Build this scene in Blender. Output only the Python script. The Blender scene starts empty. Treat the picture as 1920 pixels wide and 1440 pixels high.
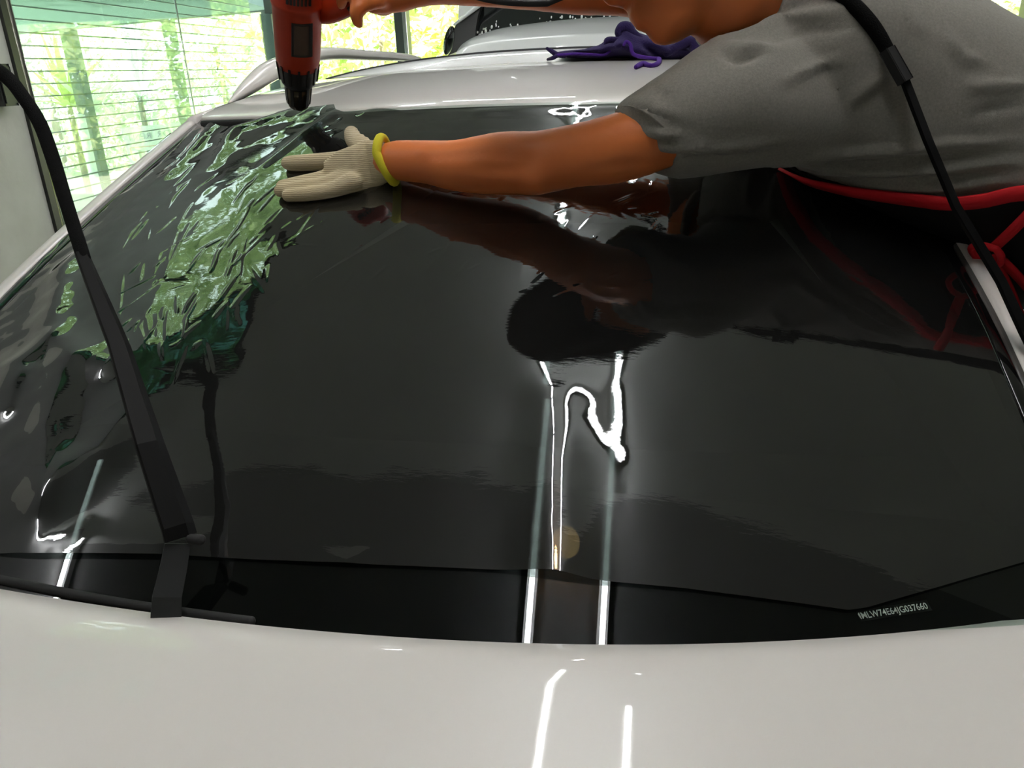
import bpy, bmesh, math, random
import numpy as np
from mathutils import Matrix, Vector, noise as mnoise

random.seed(7); RNG = np.random.default_rng(7)
SC = bpy.context.scene; COL = SC.collection
V = lambda *a: np.array(a, float)

# ------------------------------------------------------------------ camera
F = 1470.0
C = V(0.2594, -0.4822, 1.4965)
PITCH, YAW, ROLL = 0.3816, 0.1848, -0.0404
FW = V(-math.sin(YAW)*math.cos(PITCH), math.cos(YAW)*math.cos(PITCH), -math.sin(PITCH))
_r = V(math.cos(YAW), math.sin(YAW), 0); _u = np.cross(_r, FW)
RT = math.cos(ROLL)*_r + math.sin(ROLL)*_u
UP = -math.sin(ROLL)*_r + math.cos(ROLL)*_u
cam_d = bpy.data.cameras.new('camera'); cam = bpy.data.objects.new('camera', cam_d); COL.objects.link(cam)
cam_d.sensor_width = 36; cam_d.lens = 36*F/1920; cam_d.clip_start = 0.02; cam_d.clip_end = 300
m = Matrix((RT.tolist(), UP.tolist(), (-FW).tolist())).transposed().to_4x4(); m.translation = Vector(C)
cam.matrix_world = m; SC.camera = cam

# ------------------------------------------------------------------ colour, world, sun
vs = SC.view_settings
vs.view_transform = 'Standard'; vs.look = 'None'; vs.gamma = 1; vs.exposure = 0.0; vs.use_curve_mapping = False
W = bpy.data.worlds.new('sky'); SC.world = W; W.use_nodes = True
bg = W.node_tree.nodes['Background']; bg.inputs[0].default_value = (0.93, 0.98, 1.0, 1); bg.inputs[1].default_value = 6.0
sun_d = bpy.data.lights.new('sun', 'SUN'); sun_d.energy = 30.0; sun_d.angle = 0.02; sun_d.color = (1, .95, .85)
sun = bpy.data.objects.new('sun', sun_d); COL.objects.link(sun)
sun.rotation_euler = (math.radians(38), math.radians(-14), math.radians(20))
TUBE_STRENGTH = 66.0

# ------------------------------------------------------------------ pixel rays (only used to measure the place from the photograph)
def ray(px, py): return FW + (px-960)/F*RT - (py-720)/F*UP
def at(px, py, t): return C + t*ray(px, py)
def at_plane(px, py, p0, n):
    d = ray(px, py); return C + d*((p0-C) @ n)/(d @ n)
def project(P):
    d = np.asarray(P)-C; z = d @ FW
    return np.stack([960+F*(d @ RT)/z, 720-F*(d @ UP)/z, z], -1)
def first_hit(px, py, g, lo=.25, hi=4.0, n=1500):
    d = ray(px, py); ts = np.linspace(lo, hi, n); v = g(C[None]+ts[:, None]*d[None])
    k = np.where(v[:-1]*v[1:] <= 0)[0]
    if len(k) == 0: return None
    i = k[0]; t = ts[i]+(ts[i+1]-ts[i])*v[i]/(v[i]-v[i+1]); return C+t*d

# ------------------------------------------------------------------ materials
def new_mat(name):
    mt = bpy.data.materials.new(name); mt.use_nodes = True; nt = mt.node_tree
    return mt, nt, nt.nodes, nt.links
def pbr(name, col, rough=.5, metal=0., coat=0., noise=None, bump=None, spec=.5, sheen=0., sss=0.):
    mt, nt, N, L = new_mat(name); b = N['Principled BSDF']
    b.inputs['Base Color'].default_value = (*col, 1); b.inputs['Roughness'].default_value = rough
    b.inputs['Metallic'].default_value = metal; b.inputs['Coat Weight'].default_value = coat
    b.inputs['Coat Roughness'].default_value = .02; b.inputs['Specular IOR Level'].default_value = spec
    b.inputs['Sheen Weight'].default_value = sheen
    if sss:
        b.inputs['Subsurface Weight'].default_value = sss; b.inputs['Subsurface Radius'].default_value = (.012, .005, .003)
    tc = N.new('ShaderNodeTexCoord')
    if noise:
        sc, amt, col2 = noise
        nz = N.new('ShaderNodeTexNoise'); nz.inputs['Scale'].default_value = sc; nz.inputs['Detail'].default_value = 6
        L.new(tc.outputs['Object'], nz.inputs['Vector'])
        rp = N.new('ShaderNodeValToRGB'); rp.color_ramp.elements[0].position = .5-amt; rp.color_ramp.elements[1].position = .5+amt
        rp.color_ramp.elements[0].color = (*col, 1); rp.color_ramp.elements[1].color = (*col2, 1)
        L.new(nz.outputs['Fac'], rp.inputs['Fac']); L.new(rp.outputs['Color'], b.inputs['Base Color'])
    if bump:
        sc, st, dist = bump
        nz = N.new('ShaderNodeTexNoise'); nz.inputs['Scale'].default_value = sc; nz.inputs['Detail'].default_value = 4
        L.new(tc.outputs['Object'], nz.inputs['Vector'])
        bp = N.new('ShaderNodeBump'); bp.inputs['Strength'].default_value = st; bp.inputs['Distance'].default_value = dist
        L.new(nz.outputs['Fac'], bp.inputs['Height']); L.new(bp.outputs['Normal'], b.inputs['Normal'])
    return mt
def sheet_mat(name, tint, ior=1.5, haze=0.0, haze_col=(.5, .5, .48), boost=0.0, bump=None):
    """thin tinted sheet: transparent + mirror by Fresnel + slight haze"""
    mt, nt, N, L = new_mat(name); N.remove(N['Principled BSDF'])
    tr = N.new('ShaderNodeBsdfTransparent'); tr.inputs[0].default_value = (*tint, 1)
    gl = N.new('ShaderNodeBsdfGlossy'); gl.inputs['Roughness'].default_value = 0.0; gl.inputs['Color'].default_value = (1, 1, 1, 1)
    df = N.new('ShaderNodeBsdfDiffuse'); df.inputs[0].default_value = (*haze_col, 1)
    fr = N.new('ShaderNodeFresnel'); ge = N.new('ShaderNodeNewGeometry'); mi = N.new('ShaderNodeMix'); mi.inputs[2].default_value = ior; mi.inputs[3].default_value = 1/ior
    L.new(ge.outputs['Backfacing'], mi.inputs[0]); L.new(mi.outputs[0], fr.inputs['IOR'])   # same mirror from both sides of the sheet
    ad = N.new('ShaderNodeMath'); ad.operation = 'ADD'; ad.inputs[1].default_value = boost; ad.use_clamp = True
    L.new(fr.outputs[0], ad.inputs[0])
    m0 = N.new('ShaderNodeMixShader'); m0.inputs[0].default_value = haze
    L.new(tr.outputs[0], m0.inputs[1]); L.new(df.outputs[0], m0.inputs[2])
    m1 = N.new('ShaderNodeMixShader'); L.new(ad.outputs[0], m1.inputs[0]); L.new(m0.outputs[0], m1.inputs[1]); L.new(gl.outputs[0], m1.inputs[2])
    if bump:
        tc = N.new('ShaderNodeTexCoord'); mp = N.new('ShaderNodeMapping'); mp.inputs['Rotation'].default_value = (0, 0, .7); mp.inputs['Scale'].default_value = (1, 5, 3)
        nz = N.new('ShaderNodeTexNoise'); nz.inputs['Scale'].default_value = bump[0]; nz.inputs['Detail'].default_value = 3
        L.new(tc.outputs['Object'], mp.inputs['Vector']); L.new(mp.outputs[0], nz.inputs['Vector'])
        bp = N.new('ShaderNodeBump'); bp.inputs['Strength'].default_value = bump[1]; bp.inputs['Distance'].default_value = bump[2]
        L.new(nz.outputs['Fac'], bp.inputs['Height'])
        for s in (gl, fr): L.new(bp.outputs['Normal'], s.inputs['Normal'])
    L.new(m1.outputs[0], N['Material Output'].inputs['Surface'])
    return mt
def emit_mat(name, col, s):
    mt, nt, N, L = new_mat(name); N.remove(N['Principled BSDF'])
    e = N.new('ShaderNodeEmission'); e.inputs[0].default_value = (*col, 1); e.inputs[1].default_value = s
    L.new(e.outputs[0], N['Material Output'].inputs['Surface']); return mt
def leaf_mat(name, a, b):
    mt, nt, N, L = new_mat(name); N.remove(N['Principled BSDF'])
    oi = N.new('ShaderNodeNewGeometry'); rp = N.new('ShaderNodeValToRGB')
    rp.color_ramp.elements[0].color = (*a, 1); rp.color_ramp.elements[1].color = (*b, 1)
    L.new(oi.outputs['Random Per Island'], rp.inputs['Fac'])
    d = N.new('ShaderNodeBsdfDiffuse'); t = N.new('ShaderNodeBsdfTranslucent'); mx = N.new('ShaderNodeMixShader'); mx.inputs[0].default_value = .45
    for s in (d, t): L.new(rp.outputs[0], s.inputs[0])
    L.new(d.outputs[0], mx.inputs[1]); L.new(t.outputs[0], mx.inputs[2]); L.new(mx.outputs[0], N['Material Output'].inputs['Surface'])
    return mt

M = {}
M['paint'] = pbr('white_paint', (.72, .69, .65), .35, coat=.9)
M['paint2'] = pbr('white_paint_far', (.80, .80, .80), .35, coat=.8)
M['black_gloss'] = pbr('black_gloss', (.004, .004, .004), .08, spec=.45)
M['frit'] = pbr('black_frit', (.002, .002, .002), .02, spec=.5)
M['rubber'] = pbr('black_rubber', (.012, .012, .012), .65, spec=.3)
M['wiper'] = pbr('wiper_black', (.014, .015, .015), .5, spec=.4, bump=(900, .15, .001))
M['sleeve'] = pbr('wiper_sleeve', (.004, .004, .004), .95, spec=.08, bump=(700, .6, .002))
M['interior'] = pbr('interior_black', (.004, .004, .004), .9, spec=.1)
M['frit'] = pbr('black_frit', (.0015, .0015, .0015), .9, spec=.02)
M['wiper_arm'] = pbr('wiper_arm_black', (.003, .003, .003), .6, spec=.12)
M['glass'] = sheet_mat('windscreen_glass', (.74, .82, .78), 1.5)
M['film'] = sheet_mat('tint_film', (.21, .24, .23), 1.5, haze=.016, boost=.045, bump=(60, .018, .002))
M['side_glass'] = pbr('side_glass', (.01, .012, .012), .03)
M['pane'] = sheet_mat('window_pane', (.86, .95, .91), 1.45, haze=.03, haze_col=(.8, .85, .82))
M['clear_slat'] = sheet_mat('clear_slat', (.86, .93, .90), 1.4, haze=.06, haze_col=(.8, .85, .82))
M['slat_rib'] = pbr('slat_rib', (.16, .22, .20), .4)
M['chrome'] = pbr('brushed_metal', (.62, .60, .56), .25, metal=1.)
M['alu'] = pbr('aluminium', (.7, .7, .69), .35, metal=.8)
M['frame_black'] = pbr('black_frame', (.012, .012, .011), .35)
M['concrete'] = pbr('concrete_wall', (.50, .48, .44), .8, noise=(5, .3, (.62, .60, .56)), bump=(30, .2, .01))
M['floor'] = pbr('floor_concrete', (.22, .215, .205), .5, noise=(3, .3, (.30, .29, .28)))
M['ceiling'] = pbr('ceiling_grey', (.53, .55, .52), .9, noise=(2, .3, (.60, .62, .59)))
M['shade_grey'] = pbr('shade_grey', (.29, .29, .285), .9)  # darker grey with shade put into the colour, for front ceiling and upper wall
M['wall_dark'] = pbr('wall_grey', (.30, .29, .27), .8, noise=(3, .3, (.36, .35, .33)))
M['teal_steel'] = pbr('teal_steel', (.055, .080, .080), .5)
def translucent_mat(name, col, thru):
    mt, nt, N, L = new_mat(name); N.remove(N['Principled BSDF'])
    t = N.new('ShaderNodeBsdfTranslucent'); t.inputs[0].default_value = (*thru, 1); d = N.new('ShaderNodeBsdfDiffuse'); d.inputs[0].default_value = (*col, 1)
    a = N.new('ShaderNodeAddShader'); L.new(t.outputs[0], a.inputs[0]); L.new(d.outputs[0], a.inputs[1]); L.new(a.outputs[0], N['Material Output'].inputs['Surface']); return mt
M['teal_sheet'] = translucent_mat('teal_roof_sheet', (.18, .25, .23), (.036, .047, .043))
M['teal_pane'] = sheet_mat('teal_roof_pane', (.16, .30, .27), 1.4)
M['ground'] = pbr('dry_ground', (.42, .43, .30), .9, noise=(4, .25, (.58, .56, .44)))
M['white'] = pbr('white_plastic', (.85, .85, .84), .4)
M['tube'] = emit_mat('fluorescent_tube', (.96, .98, 1.0), TUBE_STRENGTH)
M['lamp'] = emit_mat('warm_lamp', (1, .55, .22), 50)
M['skin'] = pbr('skin', (.70, .20, .046), .48, noise=(14, .35, (.57, .140, .030)), bump=(260, .12, .002), sss=.08)
M['shirt'] = pbr('grey_jersey', (.185, .176, .152), .9, noise=(420, .25, (.252, .240, .210)), bump=(900, .25, .0015), spec=.15, sheen=.15)
M['apron'] = pbr('black_apron', (.006, .006, .006), .8, spec=.2)
M['red'] = pbr('red_binding', (.52, .012, .018), .7, spec=.2, bump=(500, .3, .001))
M['trousers'] = pbr('dark_trousers', (.02, .022, .03), .9)
M['hair'] = pbr('black_hair', (.008, .006, .005), .6)
M['cap'] = pbr('black_cap', (.006, .0055, .005), .45)
M['gun_orange'] = pbr('orange_plastic', (.36, .026, .004), .45, spec=.35, bump=(300, .1, .001))
M['gun_black'] = pbr('black_plastic', (.010, .009, .008), .4)
M['nozzle'] = pbr('scorched_steel', (.10, .085, .06), .28, metal=1.)
M['purple'] = pbr('purple_microfibre', (.020, .013, .058), .95, spec=.05, sheen=.08, noise=(500, .2, (.028, .018, .078)), bump=(600, .9, .003))
M['purple_hem'] = pbr('purple_hem', (.055, .018, .17), .8, spec=.1)
M['yellow'] = pbr('yellow_elastic', (.62, .56, .02), .85, bump=(700, .5, .001))
M['vin'] = pbr('label_white', (.62, .62, .60), .6)
M['ink'] = pbr('label_ink', (.42, .40, .50), .6)
M['redink'] = pbr('label_red', (.80, .36, .32), .6)
M['leaf_a'] = leaf_mat('leaf_green', (.34, .48, .14), (.66, .72, .42))
M['leaf_b'] = leaf_mat('leaf_pale', (.46, .52, .40), (.84, .86, .80))
M['leaf_c'] = leaf_mat('leaf_bright', (.48, .60, .10), (.74, .80, .42))
M['leaf_d'] = leaf_mat('leaf_soft', (.27, .37, .15), (.50, .58, .34))
M['bark'] = pbr('bark', (.25, .2, .15), .9)
M['tyre'] = pbr('tyre', (.015, .015, .015), .9)
def knit_mat():
    mt = pbr('knit_cotton', (.56, .49, .34), .95, spec=.1, sheen=.1, noise=(9, .3, (.48, .39, .22)))
    nt = mt.node_tree; N = nt.nodes; L = nt.links; b = N['Principled BSDF']
    tc = N.new('ShaderNodeTexCoord'); w = N.new('ShaderNodeTexWave'); w.inputs['Scale'].default_value = 130; w.bands_direction = 'Z'; w.inputs['Distortion'].default_value = 2
    L.new(tc.outputs['Object'], w.inputs['Vector']); bp = N.new('ShaderNodeBump'); bp.inputs['Strength'].default_value = .35; bp.inputs['Distance'].default_value = .0015
    L.new(w.outputs['Fac'], bp.inputs['Height']); L.new(bp.outputs['Normal'], b.inputs['Normal']); return mt
M['knit'] = knit_mat()

# ------------------------------------------------------------------ mesh helpers
def mesh_data(name, verts, faces, mats, smooth=True, idx=None):
    me = bpy.data.meshes.new(name)
    me.from_pydata([tuple(map(float, v)) for v in verts], [], [tuple(map(int, f)) for f in faces])
    for mt in (mats if isinstance(mats, (list, tuple)) else [mats]): me.materials.append(mt)
    if idx is not None: me.polygons.foreach_set('material_index', np.asarray(idx, dtype=np.int32))
    me.polygons.foreach_set('use_smooth', np.full(len(me.polygons), smooth)); me.update()
    return me
def link(name, me, parent=None, label=None, cat=None, group=None, kind=None):
    o = bpy.data.objects.new(name, me); COL.objects.link(o)
    if parent is not None:
        o.parent = parent
        if parent.type == 'EMPTY': o.matrix_parent_inverse = Matrix.Translation(-parent.location)
    if label: o['label'] = label
    if cat: o['category'] = cat
    if group: o['group'] = group
    if kind: o['kind'] = kind
    return o
def ob(name, geo, mat, parent=None, smooth=True, **k):
    return link(name, mesh_data(name, geo[0], geo[1], mat, smooth), parent, **k)
def thing(name, loc, label, cat, group=None):
    o = bpy.data.objects.new(name, None); COL.objects.link(o); o.location = Vector(loc); o['label'] = label; o['category'] = cat
    o.empty_display_size = .05
    if group: o['group'] = group
    return o
def join(*geos):
    vs_, fs = [], []
    for v, f in geos:
        k = len(vs_); vs_ += [tuple(p) for p in v]; fs += [tuple(i+k for i in q) for q in f]
    return vs_, fs
def grid(P):
    """P: (nu, nv, 3) -> quads; normals follow (du x dv)"""
    nu, nv = P.shape[:2]; i = np.arange(nu*nv).reshape(nu, nv)
    f = np.stack([i[:-1, :-1], i[1:, :-1], i[1:, 1:], i[:-1, 1:]], -1).reshape(-1, 4)
    return P.reshape(-1, 3), f
def slab(P, n, th):
    """grid given thickness th along -n"""
    nu, nv = P.shape[:2]; Q = P - np.asarray(n)*th
    a, fa = grid(P); b, fb = grid(Q); k = len(a)
    i = np.arange(nu*nv).reshape(nu, nv)
    rim = np.concatenate([i[:, 0], i[-1, 1:], i[-2::-1, -1], i[0, -2:0:-1]])
    fs = [tuple(q) for q in fa] + [tuple((q+k)[::-1]) for q in fb]
    for p, q in zip(rim, np.roll(rim, -1)): fs.append((q, p, p+k, q+k))
    return np.concatenate([a, b]), fs
def loft(rings, cap=True):
    n = len(rings[0]); vs_ = [tuple(p) for r in rings for p in r]; fs = []
    for k in range(len(rings)-1):
        for i in range(n):
            j = (i+1) % n; fs.append((k*n+i, k*n+j, (k+1)*n+j, (k+1)*n+i))
    if cap: fs += [tuple(range(n))[::-1], tuple(range((len(rings)-1)*n, len(rings)*n))]
    return vs_, fs
def norm(v): v = np.asarray(v, float); return v/max(np.linalg.norm(v), 1e-12)
def smooth_path(pts, n):
    pts = np.asarray(pts, float); k = len(pts)
    if k < 3: return np.array([pts[0]+(pts[-1]-pts[0])*t for t in np.linspace(0, 1, n)])
    out = []
    for t in np.linspace(0, k-1, n):
        i = min(int(t), k-2); u = t-i
        p0 = pts[max(i-1, 0)]; p1 = pts[i]; p2 = pts[i+1]; p3 = pts[min(i+2, k-1)]
        out.append(.5*((2*p1)+(-p0+p2)*u+(2*p0-5*p1+4*p2-p3)*u*u+(-p0+3*p1-3*p2+p3)*u**3))
    return np.array(out)
def tube(pts, rad, seg=12, n=None, ref=None, flat=1.0, round_ends=True):
    """round tube; rad per control point; flat scales the radius across ref"""
    pts = np.asarray(pts, float); rad = np.broadcast_to(np.asarray(rad, float), (len(pts),))
    if n is None: n = max(2, 4*(len(pts)-1)+1)
    Q = smooth_path(np.column_stack([pts, rad]), n); P = Q[:, :3]; R = np.maximum(Q[:, 3], 1e-5)
    T = np.gradient(P, axis=0); T /= np.linalg.norm(T, axis=1)[:, None]
    a = np.linspace(0, 2*math.pi, seg, endpoint=False); rings = []
    u = np.asarray(ref, float) if ref is not None else V(.31, .23, .92)
    def ring(p, t, r):
        nonlocal u
        u = norm(u-(u @ t)*t); w = np.cross(t, u)
        return p + r*(np.cos(a)[:, None]*w + flat*np.sin(a)[:, None]*u)
    if round_ends:
        for q in (.95, .75, .4): rings.append(ring(P[0]-T[0]*R[0]*q*min(flat, 1), T[0], R[0]*math.sqrt(1-q*q)))
    for p, t, r in zip(P, T, R): rings.append(ring(p, t, r))
    if round_ends:
        for q in (.4, .75, .95): rings.append(ring(P[-1]+T[-1]*R[-1]*q*min(flat, 1), T[-1], R[-1]*math.sqrt(1-q*q)))
    return loft(rings)
def box(c, sx, sy, sz, X=V(1, 0, 0), Y=V(0, 1, 0), Z=V(0, 0, 1), bev=0.0):
    bm = bmesh.new(); bmesh.ops.create_cube(bm, size=1)
    for v in bm.verts:
        p = np.asarray(c)+v.co.x*sx*np.asarray(X)+v.co.y*sy*np.asarray(Y)+v.co.z*sz*np.asarray(Z); v.co = Vector(p)
    if bev: bmesh.ops.bevel(bm, geom=bm.edges[:], offset=bev, segments=2, affect='EDGES', profile=.5)
    bm.verts.index_update()
    g = [tuple(v.co) for v in bm.verts], [tuple(v.index for v in f.verts) for f in bm.faces]; bm.free(); return g
def span(a, b, w, d, up=V(0, 0, 1), bev=0.0):
    """bar from a to b"""
    a = np.asarray(a, float); b = np.asarray(b, float); z = norm(b-a); x = np.cross(up, z)
    if np.linalg.norm(x) < 1e-4: x = np.cross(V(0, 1, 0), z)
    x = norm(x); y = np.cross(z, x); return box((a+b)/2, w, d, np.linalg.norm(b-a), x, y, z, bev)
def ellipsoid(c, r, X, Y, Z, n=14):
    th = np.linspace(0, math.pi, n); ph = np.linspace(0, 2*math.pi, 2*n, endpoint=False); rings = []
    for t in th[1:-1]:
        rings.append(np.asarray(c)+r[0]*np.sin(t)*np.cos(ph)[:, None]*X+r[1]*np.sin(t)*np.sin(ph)[:, None]*Y-r[2]*np.cos(t)*Z)
    return loft(rings)
def lathe(prof, c, ax, seg=24, X=None):
    """prof: (radius, height) along ax"""
    ax = norm(ax); X = norm(np.cross(ax, V(.2, .9, .1)) if X is None else X); Y = np.cross(ax, X)
    a = np.linspace(0, 2*math.pi, seg, endpoint=False)
    return loft([np.asarray(c)+h*ax+r*(np.cos(a)[:, None]*X+np.sin(a)[:, None]*Y) for r, h in prof])
def voxel_union(geos, size, smooth=4):
    v, f = join(*geos); me = bpy.data.meshes.new('tmp'); me.from_pydata([tuple(map(float, p)) for p in v], [], f)
    bm = bmesh.new(); bm.from_mesh(me); bmesh.ops.recalc_face_normals(bm, faces=bm.faces); bm.to_mesh(me); bm.free()
    o = bpy.data.objects.new('tmp', me); COL.objects.link(o)
    r = o.modifiers.new('r', 'REMESH'); r.mode = 'VOXEL'; r.voxel_size = size
    s = o.modifiers.new('s', 'SMOOTH'); s.iterations = smooth; s.factor = .5
    dg = bpy.context.evaluated_depsgraph_get(); ev = o.evaluated_get(dg).to_mesh()
    n = len(ev.vertices); a = np.empty(n*3); ev.vertices.foreach_get('co', a); a = a.reshape(-1, 3)
    nr = np.empty(n*3); ev.vertices.foreach_get('normal', nr); nr = nr.reshape(-1, 3)
    fs = [tuple(p.vertices) for p in ev.polygons]
    o.evaluated_get(dg).to_mesh_clear(); bpy.data.objects.remove(o); bpy.data.meshes.remove(me)
    return a, fs, nr
def interp(pts, n, closed=False):
    pts = np.asarray(pts, float); d = np.concatenate([[0], np.cumsum(np.linalg.norm(np.diff(pts, axis=0), axis=1))])
    t = np.linspace(0, d[-1], n); return np.stack([np.interp(t, d, pts[:, k]) for k in range(pts.shape[1])], -1)
def coons(B, T, L, R):
    """transfinite patch: B,T (nu), L,R (nv), any dim"""
    nu, nv = len(B), len(L); u = np.linspace(0, 1, nu)[:, None, None]; v = np.linspace(0, 1, nv)[None, :, None]
    return (1-v)*B[:, None]+v*T[:, None]+(1-u)*L[None]+u*R[None]-((1-u)*(1-v)*B[0]+u*(1-v)*B[-1]+(1-u)*v*T[0]+u*v*T[-1])

# ------------------------------------------------------------------ windscreen surface (local: x across, s up the slope, h outwards)
WD, WH = .78, .366; WL = math.hypot(WD, WH); ES = V(0, WD, WH)/WL; NS = V(0, -WH, WD)/WL; WO = V(0, 0, 1.08)
def w_h(x, s): return -(.14+.09*s/WL)*x*x+.05*s*(WL-s)
def w_pt(x, s, h=0.):
    x = np.asarray(x, float); s = np.asarray(s, float)
    return WO+x[..., None]*V(1, 0, 0)+s[..., None]*ES+(w_h(x, s)+h)[..., None]*NS
def w_g(P): Q = P-WO; x = Q[..., 0]; s = Q @ ES; return (Q @ NS)-w_h(x, s)
def w_xs(px, py, g=w_g):
    P = first_hit(px, py, g); Q = P-WO; return V(Q[0], Q @ ES)
def w_t(px, py): P = first_hit(px, py, w_g); return float((P-C) @ FW)

# bonnet / roof surfaces
def b_z(x, y): return 1.092+.11*y-.14*y*y-.085*x*x
def b_g(P): return P[..., 2]-b_z(P[..., 0], P[..., 1])
def r_z(x, y): d = y-.80; return 1.449+.145*d-.078*d*d-.07*x*x
def r_g(P): return P[..., 2]-r_z(P[..., 0], P[..., 1])

# ------------------------------------------------------------------ room shell
HZ = 3.55
AZ = YAW-.095; DW = V(-math.sin(AZ), math.cos(AZ), 0); NL = V(-DW[1], DW[0], 0)   # along the left wall, and out through it
def left(a, off, z): p = C+a*DW+off*NL; return V(p[0], p[1], z)
PW = 3.05
def left_px(px, py, off): return at_plane(px, py, C+off*NL, NL)
A0 = float((left_px(22, 180, PW)-C) @ DW); A1 = float((left_px(520, 150, PW)-C) @ DW)
YB = float(left(A1, PW, 0)[1]); XR = 6.2; YF = -3.6
def struct(name, geo, mat, parent=None, smooth=False): return ob(name, geo, mat, parent, smooth, **({} if parent else {'kind': 'structure'}))
struct('floor', box((1.4, 2.3, -.05), 10.4, 12.4, .1), M['floor'])
SKX0, SKX1, SKY0, SKY1 = -3.25, -1.92, 1.16, 3.35     # unseen rooflight over the left bay, inferred from the film's green reflection
def slab_xy(x0, x1, y0, y1): return box(((x0+x1)/2, (y0+y1)/2, HZ+.05), x1-x0, y1-y0, .1)
struct('ceiling', join(slab_xy(-3.8, 6.6, -3.9, .45)), M['shade_grey'])  # front slab coloured darker to stand for unlit ceiling in reflections
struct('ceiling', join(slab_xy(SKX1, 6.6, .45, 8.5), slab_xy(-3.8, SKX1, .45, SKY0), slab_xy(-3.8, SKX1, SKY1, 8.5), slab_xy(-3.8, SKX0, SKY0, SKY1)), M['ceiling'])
sky = struct('window_2', join(*[span(V(*a, HZ+.02), V(*b, HZ+.02), .05, .06) for a, b in (((SKX0, SKY0), (SKX1, SKY0)), ((SKX0, SKY1), (SKX1, SKY1)), ((SKX0, SKY0), (SKX0, SKY1)), ((SKX1, SKY0), (SKX1, SKY1)), ((SKX0, 1.72), (SKX1, 1.72)))]), M['frame_black'])
struct('rooflight_pane', box(((SKX0+SKX1)/2, (1.72+SKY1)/2, HZ+.08), SKX1-SKX0, SKY1-1.72, .008), M['pane'], sky)
struct('rooflight_pane', box(((SKX0+SKX1)/2, (1.72+SKY0)/2, HZ+.08), SKX1-SKX0, 1.72-SKY0, .008), M['teal_pane'], sky)  # near pane added in teal to colour its reflection in the film
struct('wall_front', box((1.4, YF-.08, HZ/2), 10.4, .16, HZ), M['wall_dark'])
struct('wall_right', box((XR+.08, 2.3, HZ/2), .16, 12.2, HZ), M['wall_dark'])
a_start = -3.4
struct('wall_left', span(left(a_start, PW+.05, 1.15), left(A0, PW+.05, 1.15), .2, 2.3, V(0, 0, 1)), M['concrete'])
struct('trim_6', span(left(a_start, PW+.05, 2.925), left(A0, PW+.05, 2.925), .2, 1.25, V(0, 0, 1)), M['shade_grey'])  # upper wall coloured dark so the film mirrors it as shade
struct('trim_1', span(left(A0, PW+.05, 2.95), left(A1+.1, PW+.05, 2.95), .2, HZ-2.35, V(0, 0, 1)), M['shade_grey'])  # dark colour stands for shade in the film's mirror image

wbx = left_px(-2, 160, PW-.09)
o = thing('wall_box', wbx, 'black box on the grey concrete wall beside the window frame', 'box')
ob('box_body', box(wbx, .10, .08, .19, DW, NL, V(0, 0, 1), .006), M['frame_black'], o, False); ob('box_lid', box(wbx-NL*.044, .088, .012, .17, DW, NL, V(0, 0, 1), .003), M['frame_black'], o, False)
# window in the left wall: frame, panes
win = link('window_1', mesh_data('window_1', *join(
    span(left(A0+.02, PW-.03, 0), left(A0+.02, PW-.03, 2.65), .05, .08, NL),
    span(left(A0, PW, 2.32), left(A1, PW, 2.32), .07, .06)), M['frame_black'], False), kind='structure')
ob('frame_strip', span(left(A0+.075, PW-.03, 0), left(A0+.075, PW-.03, 2.32), .035, .06, NL, .004), M['chrome'], win)
ob('sill', span(left(A0, PW, .06), left(A1, PW, .06), .08, .1), M['chrome'], win)
AJ = float((left_px(350, 125, PW)-C) @ DW)
for a, b in ((A0+.1, AJ-.004), (AJ+.004, A1-.05)):
    ob('pane', span(left((a+b)/2, PW, .1), left((a+b)/2, PW, 2.29), b-a, .008, NL), M['pane'], win, False)
ob('glass_joint', span(left(AJ, PW, .1), left(AJ, PW, 2.29), .008, .010, NL), M['alu'], win)
ob('top_rail', span(left(A0+.1, PW-.04, 2.27), left(A1, PW-.04, 2.27), .03, .03), M['chrome'], win)

# back of the shop: open bays between posts under a dark lintel
def back_px(px, py, y=YB): return at_plane(px, py, V(0, y, 0), V(0, 1, 0))
zl = back_px(800, 10)[2]
xa = left(A1, PW, 0)[0]
struct('trim_2', box(((xa+XR)/2, YB, zl+(HZ-zl)/2), XR-xa, .14, HZ-zl), M['frame_black'])
def post(name, px0, px1, mat, py=60, d=.14):
    a = back_px(px0, py)[0]; b = back_px(px1, py)[0]; return name, box(((a+b)/2, YB-.01, zl/2), b-a, d, zl, bev=.006)
nm, g = post('trim_3', 503, 524, M['teal_steel'], 100); struct(nm, g, M['teal_steel'])
nm, g = post('trim_4', 745, 767, M['frame_black']); tp = struct(nm, g, M['frame_black'])
a = back_px(757, 60, YB-.1)[0]; ob('metal_strip', box((a+.012, YB-.09, zl/2), .035, .02, zl), M['alu'], tp)
nm, g = post('trim_5', 1905, 1960, M['frame_black'], 80); struct(nm, g, M['frame_black'])

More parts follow.
